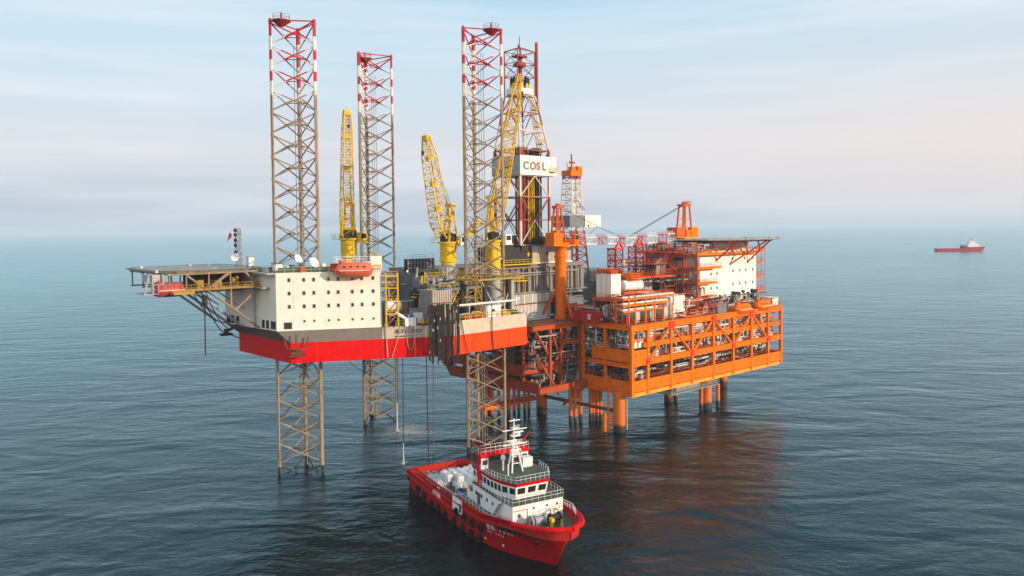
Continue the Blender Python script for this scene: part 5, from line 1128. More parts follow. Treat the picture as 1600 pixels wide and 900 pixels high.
for x, y in ((48, 27), (52, 2), (60, -.5), (66, .2)): mb = MB(); mb.cyl(x, y, 46.05, 46.6, .25, 8, .15); part(mb, "deck_light", 'orangered', h2)
mb = MB(); mb.tube((47, 26, 46), (47, 26, 49.5), .07, 5); mb.tube((48, 26, 46), (47, 26, 48.8), .04, 4); part(mb, "windsock_pole", 'orangered', lq)
# machinery left of the quarters
t = thing(P, "utility_module", "shaded orange module with grey ducts left of the quarters' stairs", "module", (31, 20, 26.3))
mb = MB()
for x in (22, 30, 37):
    for y in (15, 22, 30): mb.bar((x, y, 26.3), (x, y, 38), .4, .4, 0)
for z in (31, 36.3): mb.bx(21.5, 37.5, 14.5, 30.5, z-.5, z, 0)
part(mb, "frame", 'orangered', t)
mb = MB(); mb.bx(24, 29, 17, 24, 31, 35.6); mb.bx(31, 36.5, 16, 21, 31, 35, 1); mb.bx(23, 36, 16, 29, 26.3, 30.4, 1)
for i in range(5): mb.cyl(32+i*.9, 18, 36.3, 40+.5*(i % 3), .4, 10, mat=0)
part(mb, "casing", ['lgrey', 'dark'], t)

mb = MB()
for i in range(90):
    x, y, z = rnd.uniform(22, 40), rnd.uniform(10, 30), rnd.choice((30.4, 31, 33.5, 36.3, 38.4, 40.5, 42.6)); d = rnd.choice(((rnd.uniform(2, 7), 0, 0), (0, rnd.uniform(2, 7), 0), (0, 0, -rnd.uniform(2, 4))))
    mb.bar((x, y, z), (min(41, x+d[0]), min(31, y+d[1]), z+d[2]), .22, .22, rnd.choice((0, 0, 1)))
for z, x0, y0 in ((36.4, 22, 14.6), (31.1, 21.6, 14.6), (39.6, 28, 16), (42.7, 34, 13)): mb.rail([(x0, 30, z), (x0, y0, z), (37.5, y0, z)], 1.1, 1.3, .06)
for z, x0, y0 in ((39.4, 28, 16), (42.5, 34, 13)): mb.bx(x0, 37.6, y0, 30, z, z+.15, 0)
part(mb, "access_frames", ['orangered', 'maroon'], t)
mb = MB(); mb.rail([(42.2, 10.7, 42.65), (70.8, 10.7, 42.65)], 1.0, 1.5, .05); mb.rail([(44, 11.4, 45.2), (48, 11.4, 45.2)], .5, 1.5, .05); part(mb, "roof_railing", 'orangered', lq)
# cranes of the platform
t = thing(P, "king_post_crane", "orange crane on a thick round orange column between the rig and the platform", "crane", (-1.5, 22.5, 26.3))
mb = MB(); mb.cyl(-1.5, 22.5, 10.5, 45, 1.45, 28); mb.cyl(-1.5, 22.5, 26.2, 27.2, 1.75, 28); mb.cyl(-1.5, 22.5, 42.2, 42.6, 1.7, 28); mb.cyl(-1.5, 22.5, 44.2, 45.2, 1.45, 28, 2.0); part(mb, "column", 'orange', t, True)
for q in ((-4.8, 26.5), (-2.2, 17.6)): mb = MB(); mb.tube((q[0], q[1], 27), (-1.5, 22.5, 35.4), .42, 10); part(mb, "brace", 'orangered', t)
mb = MB(); c = Vector((-1.5, 22.5, 45.6)); mb.bx(-5.6, 3.6, 20.6, 24.4, 45.2, 45.6); mb.cyl(-1.5, 22.5, 45.0, 46, 2.3, 20); mb.rail([(-5.6, 20.6, 45.6), (3.6, 20.6, 45.6), (3.6, 24.4, 45.6)], 1.1, 1.1, .06); part(mb, "slewing_deck", 'orange', t)
mb = MB(); mb.bx(-5.6, -2.4, 20.6, 23.8, 45.6, 48.6); mb.bx(-4.4, -3.2, 20.8, 23.2, 48.6, 49.2); part(mb, "machinery_house", 'orange', t)
mb = MB(); mb.bx(1.9, 3.6, 20.6, 22.6, 45.6, 48.2); cb = part(mb, "operator_cab", 'orange', t); mb = MB(); mb.bx(2.1, 3.4, 20.54, 20.6, 46.8, 47.9); part(mb, "window", 'glass', cb)
mb = MB(); tp1 = Vector((-2.6, 22.2, 55.2))
for dx, dy in ((-2.2, -1.2), (-2.2, 1.2), (1.2, -1.2), (1.2, 1.2)): mb.tube((-1.9+dx, 22.5+dy, 45.6), tp1+Vector((.35*dx, .4*dy, 0)), .26, 7)
for f_ in (.3, .6, .88):
    for dy in (-1.2, 1.2): mb.tube(Vector((-4.1, 22.5+dy, 45.6)).lerp(tp1+Vector((-.8, .4*dy, 0)), f_), Vector((-.7, 22.5+dy, 45.6)).lerp(tp1+Vector((.45, .4*dy, 0)), f_), .16, 6)
mb.tube(Vector((-4.1, 21.3, 48.6)), Vector((-1.6, 21.5, 52)), .12, 5); mb.box(tp1, (2.6, 1.8, .7)); mb.cyl(tp1.x, tp1.y, tp1.z, tp1.z+.9, .7, 10); part(mb, "gantry", 'orangered', t)
mb = MB(); mb.lattice((1.0, 22.6, 46.4), (23.8, 23.6, 46.1), 1.6, 1.5, 15, .15, .08, h0=1.9, h1=1.7); mb.rail([(1.0, 22.4, 47.4), (23.8, 23.2, 47.0)], .7, 1.5, .05); part(mb, "boom", 'boomrw', t)
mb = MB()
for k in (-.5, -.15, .2, .5): mb.tube((-2.2, 22.3+k, 55.2), (22, 23.4+k, 47.3), .028, 4)
part(mb, "hoist_cable", 'cable', t)
t = thing(P, "roof_crane", "orange red crane with a flat red and white boom on the quarters' roof", "crane", (52.3, 24, 42.6))
mb = MB(); mb.cyl(52.3, 24, 42.6, 46.2, 1.7, 24); mb.cyl(52.3, 24, 45.6, 46.4, 2.2, 24); part(mb, "pedestal", 'lgrey', t, True)
mb = MB(); mb.bx(47, 57.5, 22, 26, 46.4, 46.8); mb.bx(47.0, 51, 22.2, 25.8, 46.8, 49.6, 1); mb.bx(52, 57, 22.4, 25.6, 46.8, 48.8); mb.bx(54, 57.5, 22.1, 23.6, 46.8, 49.6, 0); mb.rail([(47, 22, 49.6), (50.8, 22, 49.6)], 1.0, 1.0, .07); part(mb, "machinery_house", ['orange', 'orangered'], t)
mb = MB(); tp2 = Vector((53, 24, 56.4))
for dx, dy in ((-2.3, -1.3), (-2.3, 1.3), (2.3, -1.3), (2.3, 1.3)): mb.tube((52.8+dx, 24+dy, 46.8), tp2+Vector((.62*dx, .6*dy, 0)), .28, 7)
for f_ in (.28, .55, .97):
    for dy in (-1.3, 1.3): mb.bar(Vector((50.5, 24+dy, 46.8)).lerp(tp2+Vector((-1.4, .6*dy, 0)), f_), Vector((55.1, 24+dy, 46.8)).lerp(tp2+Vector((1.4, .6*dy, 0)), f_), .3, .3)
mb.box(tp2, (4.2, 2.4, .5)); mb.rail([tp2+Vector((-2, -1.1, .2)), tp2+Vector((2, -1.1, .2)), tp2+Vector((2, 1.1, .2))], .9, 1, .07); mb.cyl(tp2.x, tp2.y, tp2.z, tp2.z+.9, .8, 10); part(mb, "gantry", 'orangered', t)
mb = MB(); mb.lattice((49, 23.6, 46.8), (24.4, 24.2, 45.6), 1.7, 1.6, 16, .15, .08, h0=2.2, h1=2.1); mb.rail([(49, 23.2, 47.9), (25, 23.6, 46.7)], .8, 1.5, .05); part(mb, "boom", 'boomrw', t)
mb = MB()
for k in (-.6, -.35, -.1, .15, .4, .6): mb.tube((52, 24+k, 56.2), (27, 24+k*.8, 47.0), .03, 4)
part(mb, "hoist_cable", 'cable', t)
for i, (x, lb, zt) in enumerate(((21.4, "red lattice boom rest, the left of the pair with a yellow lamp", 43.6), (30.2, "red lattice boom rest standing nearer the quarters", 44.4))):
    t = thing(P, "boom_rest_tower", lb, "boom rest", (x, 24, 31), "lattice boom rests"); mb = MB(); mb.lattice((x, 24, 31), (x, 24, zt), 3.0 if i == 0 else 3.2, 2.9, 8, .2, .1, (0, 1, 0)); part(mb, "tower", 'maroon', t)
    mb = MB(); mb.bx(x-1.8, x+1.8, 22.4, 25.6, zt, zt+.4); mb.bar((x-1.7, 22.6, zt), (x-.2, 22.6, zt+2.2), .5, .5); mb.bar((x+1.7, 22.6, zt), (x+.6, 22.6, zt+1.6), .4, .4); part(mb, "saddle", 'node', t)
    if i == 0:
        mb = MB(); mb.box((x+1.5, 22.3, 40), (.6, .4, 1.4)); part(mb, "lamp_box", 'yellow', t)
# second mast (workover rig)
t = thing(P, "workover_rig", "slim red and white workover mast with a cream wind wall coloured grey on its shaded side", "derrick", (20.2, 40, 34))
mb = MB(); mb.bx(16.5, 40, 33, 47, 26.3, 33.4, 0); mb.bx(16.6, 23, 36, 46, 33.4, 37.6, 0); mb.bx(23.2, 36, 35, 46, 34, 37.3, 1); mb.bx(23, 36.2, 34.8, 46, 33.4, 34, 0); part(mb, "substructure", ['grey', 'beigegrey'], t)  # beige box is the grey one's sunlit side, light put into colour
mb = MB(); mb.lattice((20.4, 40, 37.4), (20.4, 40, 53), 6.6, 4.6, 7, .28, .13, (0, 1, 0)); mb.lattice((20.4, 40, 53), (20.4, 40, 66.2), 4.6, 3.4, 8, .26, .12, (0, 1, 0))
mb.tube((21.4, 39, 37), (21.4, 39, 65), .45, 8); mb.tube((19.4, 38.4, 50), (19.4, 38.4, 57), .6, 8); part(mb, "mast", 'tower2', t)
mb = MB(); mb.bx(18.2, 22.8, 38, 42, 65, 66.6); mb.bx(18.4, 19.8, 37.8, 39.4, 66.6, 67.6); mb.bx(20.8, 22.6, 37.8, 39.4, 66.6, 67.8); part(mb, "crown_block", 'orange', t)
mb = MB(); mb.tube((20.4, 40, 66.6), (20.4, 40, 71.5), .22, 6); mb.tube((18.6, 40, 66.6), (18.6, 40, 69), .1, 5); mb.box((20.6, 40, 69), (2.2, .3, .6)); part(mb, "top_mast", 'maroon', t)
mb = MB(); mb.bx(16.9, 22.9, 37.2, 37.4, 50, 53.4, 0); mb.bx(16.7, 16.9, 37.2, 45, 50, 53.4, 0); mb.bx(22.9, 29.6, 37.0, 37.2, 50, 53.5, 1); mb.bx(22.9, 29.6, 37.2, 43, 50, 50.2, 0); mb.bx(24, 24.6, 36.9, 37.0, 50.1, 50.7, 2); part(mb, "wind_wall", ['grey', 'white', 'dark'], t)  # grey panels paint the shaded side, white ones the sunlit side
mb = MB(); mb.bar((29, 38, 50), (23.6, 38.5, 46), .2, .2); mb.tube((23, 37, 55), (20.5, 38, 58), .15, 5); part(mb, "wall_strut", 'lgrey', t)

# left wellhead block in the shade of the rig
wb = thing(P, "wellhead_platform", "dark orange wellhead platform in the shade behind the rig's near leg", "platform", (-8, 32, 0))
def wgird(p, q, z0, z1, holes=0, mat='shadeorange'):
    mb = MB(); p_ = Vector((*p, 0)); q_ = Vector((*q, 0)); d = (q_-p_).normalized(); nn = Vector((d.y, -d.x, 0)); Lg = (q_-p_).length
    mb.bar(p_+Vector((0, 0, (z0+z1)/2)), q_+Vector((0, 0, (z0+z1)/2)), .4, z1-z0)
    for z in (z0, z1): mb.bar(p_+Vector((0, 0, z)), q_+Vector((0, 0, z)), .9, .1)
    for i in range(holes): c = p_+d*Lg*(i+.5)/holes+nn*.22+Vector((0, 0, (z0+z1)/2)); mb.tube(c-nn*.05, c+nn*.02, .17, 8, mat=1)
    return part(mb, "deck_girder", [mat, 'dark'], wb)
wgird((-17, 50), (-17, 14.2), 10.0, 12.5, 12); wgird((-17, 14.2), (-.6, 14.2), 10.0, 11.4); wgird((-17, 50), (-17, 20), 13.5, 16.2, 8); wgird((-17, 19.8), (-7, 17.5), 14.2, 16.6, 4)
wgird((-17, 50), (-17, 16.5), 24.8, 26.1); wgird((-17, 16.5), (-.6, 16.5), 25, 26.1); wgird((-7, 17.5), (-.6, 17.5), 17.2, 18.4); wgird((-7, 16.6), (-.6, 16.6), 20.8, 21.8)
mb = MB()
for z in (10.3, 14, 18, 25.9): mb.bx(-16.8, -.4, 17, 50, z-.12, z+.12)
part(mb, "deck_plate", 'deck', wb)
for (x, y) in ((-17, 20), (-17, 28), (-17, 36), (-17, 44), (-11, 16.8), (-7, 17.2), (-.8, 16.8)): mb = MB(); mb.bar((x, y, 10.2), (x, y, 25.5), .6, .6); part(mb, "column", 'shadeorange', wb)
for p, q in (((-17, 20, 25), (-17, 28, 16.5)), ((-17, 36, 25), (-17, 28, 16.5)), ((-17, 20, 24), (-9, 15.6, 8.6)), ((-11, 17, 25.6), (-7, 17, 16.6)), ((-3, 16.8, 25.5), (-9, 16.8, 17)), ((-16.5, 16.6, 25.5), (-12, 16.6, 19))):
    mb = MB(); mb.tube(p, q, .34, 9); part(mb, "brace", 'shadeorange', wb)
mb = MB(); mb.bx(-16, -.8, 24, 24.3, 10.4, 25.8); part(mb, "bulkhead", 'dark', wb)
pipes("wellhead_pipework", 200, (-16, -.8), (16.6, 22), (11, 24.5), ['lgrey', 'dark', 'rustbrown', 'lgrey'], wb, (.07, .2))
pipes("wellhead_pipework", 40, (-16.6, -15), (18, 48), (11, 24.5), ['lgrey', 'dark', 'rustbrown'], wb, (.07, .2))
# pale panels on its main deck
t = thing(P, "panel_house", "pale stained panel house under the cantilever beside the orange crane column", "panel house", (-8.5, 27, 26.1)); mb = MB(); mb.bx(-15.5, -2, 26, 31, 26.1, 30.4, 0)
for k in range(11): mb.bx(-15.2+k*1.25, -15.08+k*1.25, 25.9, 26, 26.1, 30.4, 0)
part(mb, "panel", 'stained', t); mb = MB(); mb.bx(-15.8, -1.7, 25.7, 31.3, 30.4, 30.7); part(mb, "roof", 'rustbrown', t)
t = thing(P, "machinery_module", "dark machinery stack under the cantilever behind the orange crane column", "module", (2, 36, 26.1)); mb = MB(); mb.bx(-15, 16, 33, 46, 26.1, 33.5, 0); mb.bx(5, 15, 30, 33, 26.1, 31, 1); part(mb, "block", ['dark', 'grey'], t)
mb = MB()
for i in range(120):
    x = rnd.uniform(-14, 16); y = rnd.uniform(29.6, 32.8) if x > 4 else rnd.uniform(31.6, 32.8); z = rnd.uniform(26.5, 34); d = rnd.choice(((rnd.uniform(1, 4), 0, 0), (0, 0, rnd.uniform(1, 3)))); mb.tube((x, y, z), (x+d[0], y+d[1], z+d[2]), rnd.uniform(.08, .25), 6, mat=rnd.choice((0, 1, 2, 0)))
part(mb, "pipework", ['lgrey', 'stained', 'yellow'], t)
# curved haunch at its far end
mb = MB(); hp = [(50, 26), (72, 26), (72, 19), (63, 16.8), (57, 15), (52.4, 12.2), (50, 9.6)]
mb.add([(-17.2, y, z) for y, z in hp]+[(-16.4, y, z) for y, z in hp], [tuple(range(7)), tuple(range(13, 6, -1))]+[(i, 7+i, 7+(i+1) % 7, (i+1) % 7) for i in range(7)])
mb.bar((-17, 50, 10), (-17, 44, 10), .5, .5); part(mb, "haunch_bracket", 'rustbrown', wb)
mb = MB(); mb.bx(-12, -6, 40, 46, 6, 9.8); part(mb, "sump_tank", 'green', wb)
for x1, z0, z1 in ((5, 9.6, 10.3), (3, 25.6, 26.1)): part(MB().bx(-.5, x1, 17.5, 30, z0, z1), "link_deck", 'shadeorange', wb)
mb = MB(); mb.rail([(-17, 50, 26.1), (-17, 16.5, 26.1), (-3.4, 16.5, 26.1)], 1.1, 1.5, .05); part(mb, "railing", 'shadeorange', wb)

# jacket legs, piles and low frame
def pile(parent, x, y, z0, z1, r, name, mat='jacket', lean=(0, 0)):
    mb = MB(); mb.tube((x, y, z0), (x+lean[0], y+lean[1], z1), r, 20); return part(mb, name, mat, parent, True)
for x, y in ((0, 4), (35.5, 3.9), (34.6, 16), (64, 18)): pile(pf, x, y, -5, 10, 1.5 if x != 34.6 else 1.25, "jacket_leg")
pile(wb, -.6, 31.2, -5, 10, 1.45, "jacket_leg"); pile(wb, -13, 40, -5, 10, 1.3, "jacket_leg")
for x, y in ((32.8, 3.6), (38.6, 2.2)): pile(pf, x, y, -5, 6.5, .55, "skirt_pile")
pile(pf, 36.6, 15, -5, 6, .6, "skirt_pile")
for x, y in ((-2.2, 18.6), (-1.3, 17.8), (-.2, 17.0), (3.0, 15.5), (3.8, 14.9), (4.7, 14.6), (2.3, 15.8)): pile(pf, x, y, -5, 10, .5, "conductor")
for x, y in ((-14, 33.2), (-11.7, 33.2), (-10.5, 33.3), (-9.3, 32.5), (-7.6, 32.6), (-6.4, 31.6), (-4.3, 32.3), (-18.4, 33.5), (-16.2, 33.3)): pile(wb, x, y, -5, 8.6, .42, "conductor")
mb = MB(); mb.bx(-20, -1, 31.2, 31.8, 3.6, 4.4); mb.bx(-20, -1, 33.8, 34.2, 3.6, 4.4)
for i in range(9): mb.bx(-19+i*2.1, -18.7+i*2.1, 31.6, 34, 3.8, 4.3)
part(mb, "conductor_frame", 'orange', wb)
mb = MB(); mb.tube((-.6, 31, 4.6), (0, 4, 4.8), .45, 12); mb.tube((0, 4, 4.8), (35.5, 4, 4.8), .001, 3); part(mb, "horizontal_brace", 'rustbrown', wb)
mb = MB(); mb.tube((0, 15, 9.8), (-1.4, 22, 3.8), .35, 8); mb.box((-.4, 18.6, 7.2), (1.2, 2.6, 2.4)); part(mb, "diagonal_brace", 'orangered', wb)
# boat landing with ladder rungs on the near leg
t = thing(P, "boat_landing", "orange ladder-like boat bumper beside the nearest jacket leg", "boat landing", (-2.6, 5.6, 0))
mb = MB(); mb.tube((-2.6, 6.4, -1), (-2.6, 6.4, 4.5), .5, 12); mb.tube((-1.9, 5.9, .2), (-1.9, 5.9, 9.3), .22, 8); part(mb, "post", 'orange', t)
mb = MB()
for z in (.5, 1.8, 3.3, 4.2, 6.9): mb.tube((-2.5, 6.2, z), (-.6, 4.8, z), .16 if z != 3.3 else .4, 7)
part(mb, "rung", 'orange', t)
mb = MB(); mb.tube((.9, 2.3, .5), (.9, 2.3, 9), .12, 6); mb.tube((-1.4, 3.6, 9.1), (8, .2, 9.0), .16, 7); part(mb, "drain_pipe", 'beige', pf)
# hanging access grating
t = thing(P, "access_gallery", "grey grating gallery hanging under the platform's lower girder", "gallery", (27, 3, 7.6))
mb = MB(); mb.bx(16, 37, .6, 5, 6.9, 7.05); mb.rail([(16, .6, 7.05), (37, .6, 7.05), (37, 5, 7.05)], 1.1, .7, .05); mb.bx(20, 30, 2, 4, 7.05, 8.2); part(mb, "grating", 'lgrey', t)
mb = MB()
for x in (16.5, 23, 30, 36.5): mb.tube((x, .8, 7), (x, .8, 9.5), .09, 5)
part(mb, "hanger", 'lgrey', t)

# ------------------------------------------------------------------ supply ship
sh = thing(S, "supply_ship", "red offshore supply boat with a white wheelhouse and cargo deck beside the rig", "ship", (0, 0, 0))
WL_ = [(0, 5.9), (6, 6.2), (14, 6.35), (21.8, 6.4), (22.2, 6.4), (27, 6.3), (32, 5.6), (36, 4.5), (39, 3.25), (41.5, 1.95), (43.2, .9), (44.5, .02)]
TL_ = [(0, 6.2), (6, 6.5), (14, 6.55), (21.8, 6.6), (22.2, 6.6), (28, 6.6), (34, 6.45), (38.5, 5.9), (42, 5.05), (45, 3.95), (47.2, 2.4), (48.5, .02)]
def densify(c):
    out = []
    for i in range(len(c)-1):
        p0, p1, p2, p3 = c[max(0, i-1)], c[i], c[i+1], c[min(len(c)-1, i+2)]
        for k in range(1 if i in (0, 1, 2, 3) else 4):
            t = k/4; out.append(tuple(.5*(2*b1+(-a0+c2)*t+(2*a0-5*b1+4*c2-d3)*t*t+(-a0+3*b1-3*c2+d3)*t**3) for a0, b1, c2, d3 in zip(p0, p1, p2, p3)))
    return out+[c[-1]]
WL_, TL_ = densify(WL_), densify(TL_); NS = len(WL_); SI = lambda u: u if u <= 4 else 4+(u-4)*4
def topz(i): x = TL_[i][0]; return 3.5 if x < 22 else 5.0 if x < 31 else 5.0+max(0, x-33)/15*1.5+min(.45, (x-31)*.1)
def hp_(i, f_):
    a, b_ = WL_[i], TL_[i]; f2 = f_ if f_ < 0 else f_**1.25
    k = f2 if f_ >= 0 else f_*.6
    return a[0]+(b_[0]-a[0])*k, max(.02, a[1]+(b_[1]-a[1])*k)
def hull_ring(i, fr_=(-.25, 0, .2, .4, .6, .8, 1.0)):
    z1 = topz(i); return [(hp_(i, f_)[0], hp_(i, f_)[1], z1*f_) for f_ in fr_]
rings = [hull_ring(i) for i in range(NS)]; mb = MB(); nrg = 7
for sg in (1, -1):
    vs = [(x, y*sg, z) for r_ in rings for x, y, z in r_]
    fs = []
    for i in range(NS-1):
        for k in range(nrg-1):
            f_ = (i*nrg+k, (i+1)*nrg+k, (i+1)*nrg+k+1, i*nrg+k+1); fs.append(f_ if sg < 0 else f_[::-1])
    mb.add(vs, fs, 0)
a = rings[0]; mb.add([(x, y, z) for x, y, z in a]+[(x, -y, z) for x, y, z in a], [tuple(list(range(nrg))+[nrg+k for k in range(nrg-1, -1, -1)])], 0)
# inner bulwark faces and decks
def inner(i, z, off=.3): x, y = TL_[i]; return (x-(off if i > 20 else 0)+(off if i == 0 else 0), max(0, y-off), z)
for sg in (1, -1):
    for i in range(NS-1):
        zi = 2.0 if i < 4 else 4.9; zj = 2.0 if i+1 < 4 else 4.9
        if i == 3: continue
        A_, B_ = inner(i, topz(i)), inner(i+1, topz(i+1)); A2, B2 = inner(i, zi), inner(i+1, zj); m_ = lambda v: (v[0], v[1]*sg, v[2])
        mb.add([m_(A_), m_(B_), m_(B2), m_(A2)], [(0, 1, 2, 3) if sg > 0 else (3, 2, 1, 0)], 1)
        o1, o2 = (*TL_[i], topz(i)), (*TL_[i+1], topz(i+1)); mb.add([m_(o1), m_(o2), m_(B_), m_(A_)], [(0, 1, 2, 3) if sg < 0 else (3, 2, 1, 0)], 2)
mb.add([inner(0, 3.5), (.3, -5.9, 3.5), (.3, -5.9, 2.0), inner(0, 2.0)], [(0, 1, 2, 3)], 1); mb.bx(0, .35, -5.9, 5.9, 3.44, 3.52, 2)
d1 = [inner(i, 0)[:2] for i in range(4)]; mb.add([(x, y, 2.0) for x, y in d1]+[(x, -y, 2.0) for x, y in reversed(d1)], [tuple(range(8))], 3)
d2 = [inner(i, 0)[:2] for i in range(4, NS)]; mb.add([(x, y, 4.9) for x, y in d2]+[(x, -y, 4.9) for x, y in reversed(d2)], [tuple(range(2*(NS-4)-1, -1, -1))], 4)
mb.add([(22.2, 6.3, 2), (22.2, -6.3, 2), (22.2, -6.3, 5), (22.2, 6.3, 5)], [(0, 1, 2, 3)], 5)
M['boatred'] = paint("boat hull red", (.40, .004, .004), .5, .28, .75, (.20, .02, .012, 1), scale=.5, spec=.08)
M['boatinner'] = paint("boat bulwark red", (.42, .02, .014), .6, .25, .5, (.18, .07, .03, 1), spec=.1)
shull = part(mb, "hull", ['boatred', 'boatinner', 'red', 'wood', 'greendeck', 'white'], sh, True)
# crash rail, fender belt
mb = MB()
for sg in (-1, 1):
    mb.path([(.8, sg*5.0, 3.6), (12, sg*5.2, 3.6), (21.8, sg*5.2, 3.8)], .22, 7)
    for i in range(9): x = 1.2+i*2.5; mb.tube((x, sg*5.05, 2), (x, sg*5.1, 3.6), .16, 6)
    mb.path([(.8, sg*5.0, 2.8), (21.8, sg*5.2, 2.9)], .13, 6)
part(mb, "crash_rail", 'boatinner', sh)
for sg in (-1, 1):
    mb = MB()
    pts = [Vector((TL_[i][0], sg*(TL_[i][1]+.12), 2.5 if i < 4 else 3.1)) for i in range(0, 4)]; mb.path(pts[:4], .22, 6)
    mb.path([(hp_(i, .85)[0]+.05, sg*(hp_(i, .85)[1]+.1), topz(i)*.80) for i in range(4, 21)], .14, 6)
    part(mb, "rubbing_strake", 'boatinner', sh)
mb = MB()
for sg in (-1, 1):
    for i in range(15, NS-1):
        for k in range(1):
            f1, f2 = .04, .9
            pp = lambda f_: Vector((hp_(i, .78)[0]*(1-f_)+hp_(i+1, .78)[0]*f_, sg*((hp_(i, .78)[1])*(1-f_)+hp_(i+1, .78)[1]*f_+.12), topz(i)*.72*(1-f_)+topz(i+1)*.72*f_))
            mb.bar(pp(f1), pp(f2), .35, .5)
mb.path([(.1, -6, 1.2), (.0, -6, 3)], .3, 6); mb.tube((-.15, -6, 2.2), (-.15, 6, 2.2), .28, 8)
part(mb, "bow_fender", 'black', sh)
mb = MB()
pts = []
for i in range(18, NS): x, y = hp_(i, .98); pts.append((x+.15, y+.1, topz(i)-.25))
for sg in (-1, 1): mb.path([(x, y*sg, z) for x, y, z in pts], .34, 8)
part(mb, "bow_rim", 'red', sh)
mb = MB()
for (f_, x_, s_) in ((.55, 0, .8),):
    for sg in (-1, 1):
        x, y = hp_(SI(9), .52); mb.ell((x-.3, sg*(y+.02), topz(SI(9))*.50), (.75, .35, .32), 10, 6)
for i, zf in ((SI(7), .93), (SI(8), .9)):
    for sg in (-1, 1): x, y = hp_(i, zf); mb.ell((x, sg*y, topz(i)*zf), (.4, .2, .16), 8, 5)
part(mb, "hawse_hole", 'black', sh)
def on_hull(i, f_, off=.06):
    x, y = hp_(i, f_); return Vector((x, -y-off, topz(i)*f_))
def htext(s_, size, i0, f_, adv, name):
    for k, ch in enumerate(s_):
        u = SI(i0+k*adv); i = int(u); fr2 = u-i; p = on_hull(i, f_).lerp(on_hull(i+1, f_), fr2); xd = (on_hull(i+1, f_)-on_hull(i, f_)); up_ = on_hull(i, min(1, f_+.1))-on_hull(i, f_)
        nn = xd.cross(up_)
        text(ch, size, p+nn.normalized()*.04, xd, nn, name, 'bag', shull, .02)
htext("德泰-9800", .95, 6.1, .56, .235, "lettering")
htext("DE", .5, 6.15, .44, .16, "lettering"); htext("TAI", .5, 6.6, .44, .14, "lettering")
mb = MB(); mb.bx(21.9, 25.6, -6.68, -6.62, 2.6, 4.95); part(mb, "white_panel", 'cleanwhite', sh)
mb = MB(); mb.bx(24.6, 25.3, -6.74, -6.68, 2.9, 4.3); part(mb, "side_door", 'dark', sh)
mb = MB(); mb.bx(13.4, 16.6, -6.66, -6.6, 2.3, 3.4); pn = part(mb, "name_board", 'bag', sh); text("滨海", .8, (13.7, -6.67, 2.55), (1, 0, 0), (0, -1, 0), "lettering", 'red', pn, .02)
for x, f_, s_ in ((32.6, .18, .28), (35.2, .17, .3), (35.3, .45, .2)):
    i = SI(6) if x < 35 else SI(7); p = on_hull(i, f_, .05); mb = MB(); mb.box(p, (s_*1.2, .08, s_), R(12)); part(mb, "load_mark", 'bag', shull)
# deckhouse and wheelhouse
def house(poly, z0, z1, name, mats, parent, top=None): return part(MB().prism(poly, z0, z1, 0, top, 1), name, mats, parent)
D1 = [(23.5, -4.7), (36, -4.9), (39.0, -4.5), (39.0, 4.5), (36, 4.9), (23.5, 4.7)]
dh = house(D1, 4.9, 7.85, "deckhouse", ['cleanwhite', 'greendeck'], sh)
for y in (-.8, 1.6, 3.4): mb = MB(); mb.box((39.03, y, 7.0), (.08, .3, .3)); part(mb, "porthole", 'dark', dh)
mb = MB(); mb.bx(39.0, 39.06, -4.1, -2.2, 5.1, 6.9); d_ = part(mb, "door", 'cleanwhite', dh); mb = MB(); mb.ell((39.1, -3.4, 6.3), (.05, .32, .32), 10, 8); part(mb, "red_reel", 'container', dh)
mb = MB(); mb.bx(39.03, 39.09, -4.4, -1.9, 7.0, 7.1); mb.bx(39.03, 39.09, -2.0, -1.9, 5, 7.1); part(mb, "door_trim", 'orangered', dh)
for i, x in enumerate((25.5, 27.3, 29.2, 31.2, 33.2, 35)): mb = MB(); mb.box((x, -4.83, 6.6), (.5, .1, .55)); part(mb, "porthole", 'glass', dh)
mb = MB(); mb.box((28.2, -4.86, 5.9), (.9, .1, 1.9)); part(mb, "door", 'greendeck', dh)
mb = MB(); mb.rail([(28.5, -4.75, 7.95), (36, -4.9, 7.95), (39.1, -4.55, 7.95), (39.1, 4.55, 7.95), (36, 4.9, 7.95), (28.5, 4.75, 7.95)], 1.05, 1.1, .03)
mb.rail([(22.4, -6.3, 5.0), (34, -6.3, 5.0), (36.5, -6.0, 5.3)], 1.05, 1.3, .03); mb.rail([(22.4, 6.3, 5.0), (34, 6.3, 5.0), (36.5, 6, 5.3)], 1.05, 1.3, .03)
part(mb, "railing", 'cleanwhite', sh)
mb = MB(); mb.prism([(23.5, -4.8), (36, -5.0), (39.15, -4.6), (39.15, 4.6), (36, 5.0), (23.5, 4.8)], 7.85, 7.95, 1); part(mb, "boat_deck", ['cleanwhite', 'greendeck'], sh)
mb = MB(); mb.bar((36.6, -5.2, 7.9), (34.4, -5.5, 4.95), .7, .12); part(mb, "stair", 'lgrey', sh)
WH = [(25, -4.2), (31.6, -4.3), (34.4, -3.9), (36.8, -2.7), (36.8, 2.7), (34.4, 3.9), (31.6, 4.3), (25, 4.2)]
WHt = [(25, -4.3), (31.6, -4.5), (34.6, -4.1), (37.3, -2.9), (37.3, 2.9), (34.6, 4.1), (31.6, 4.5), (25, 4.3)]
wh = house(WH, 7.95, 10.0, "wheelhouse", ['cleanwhite', 'cleanwhite'], sh, WHt)
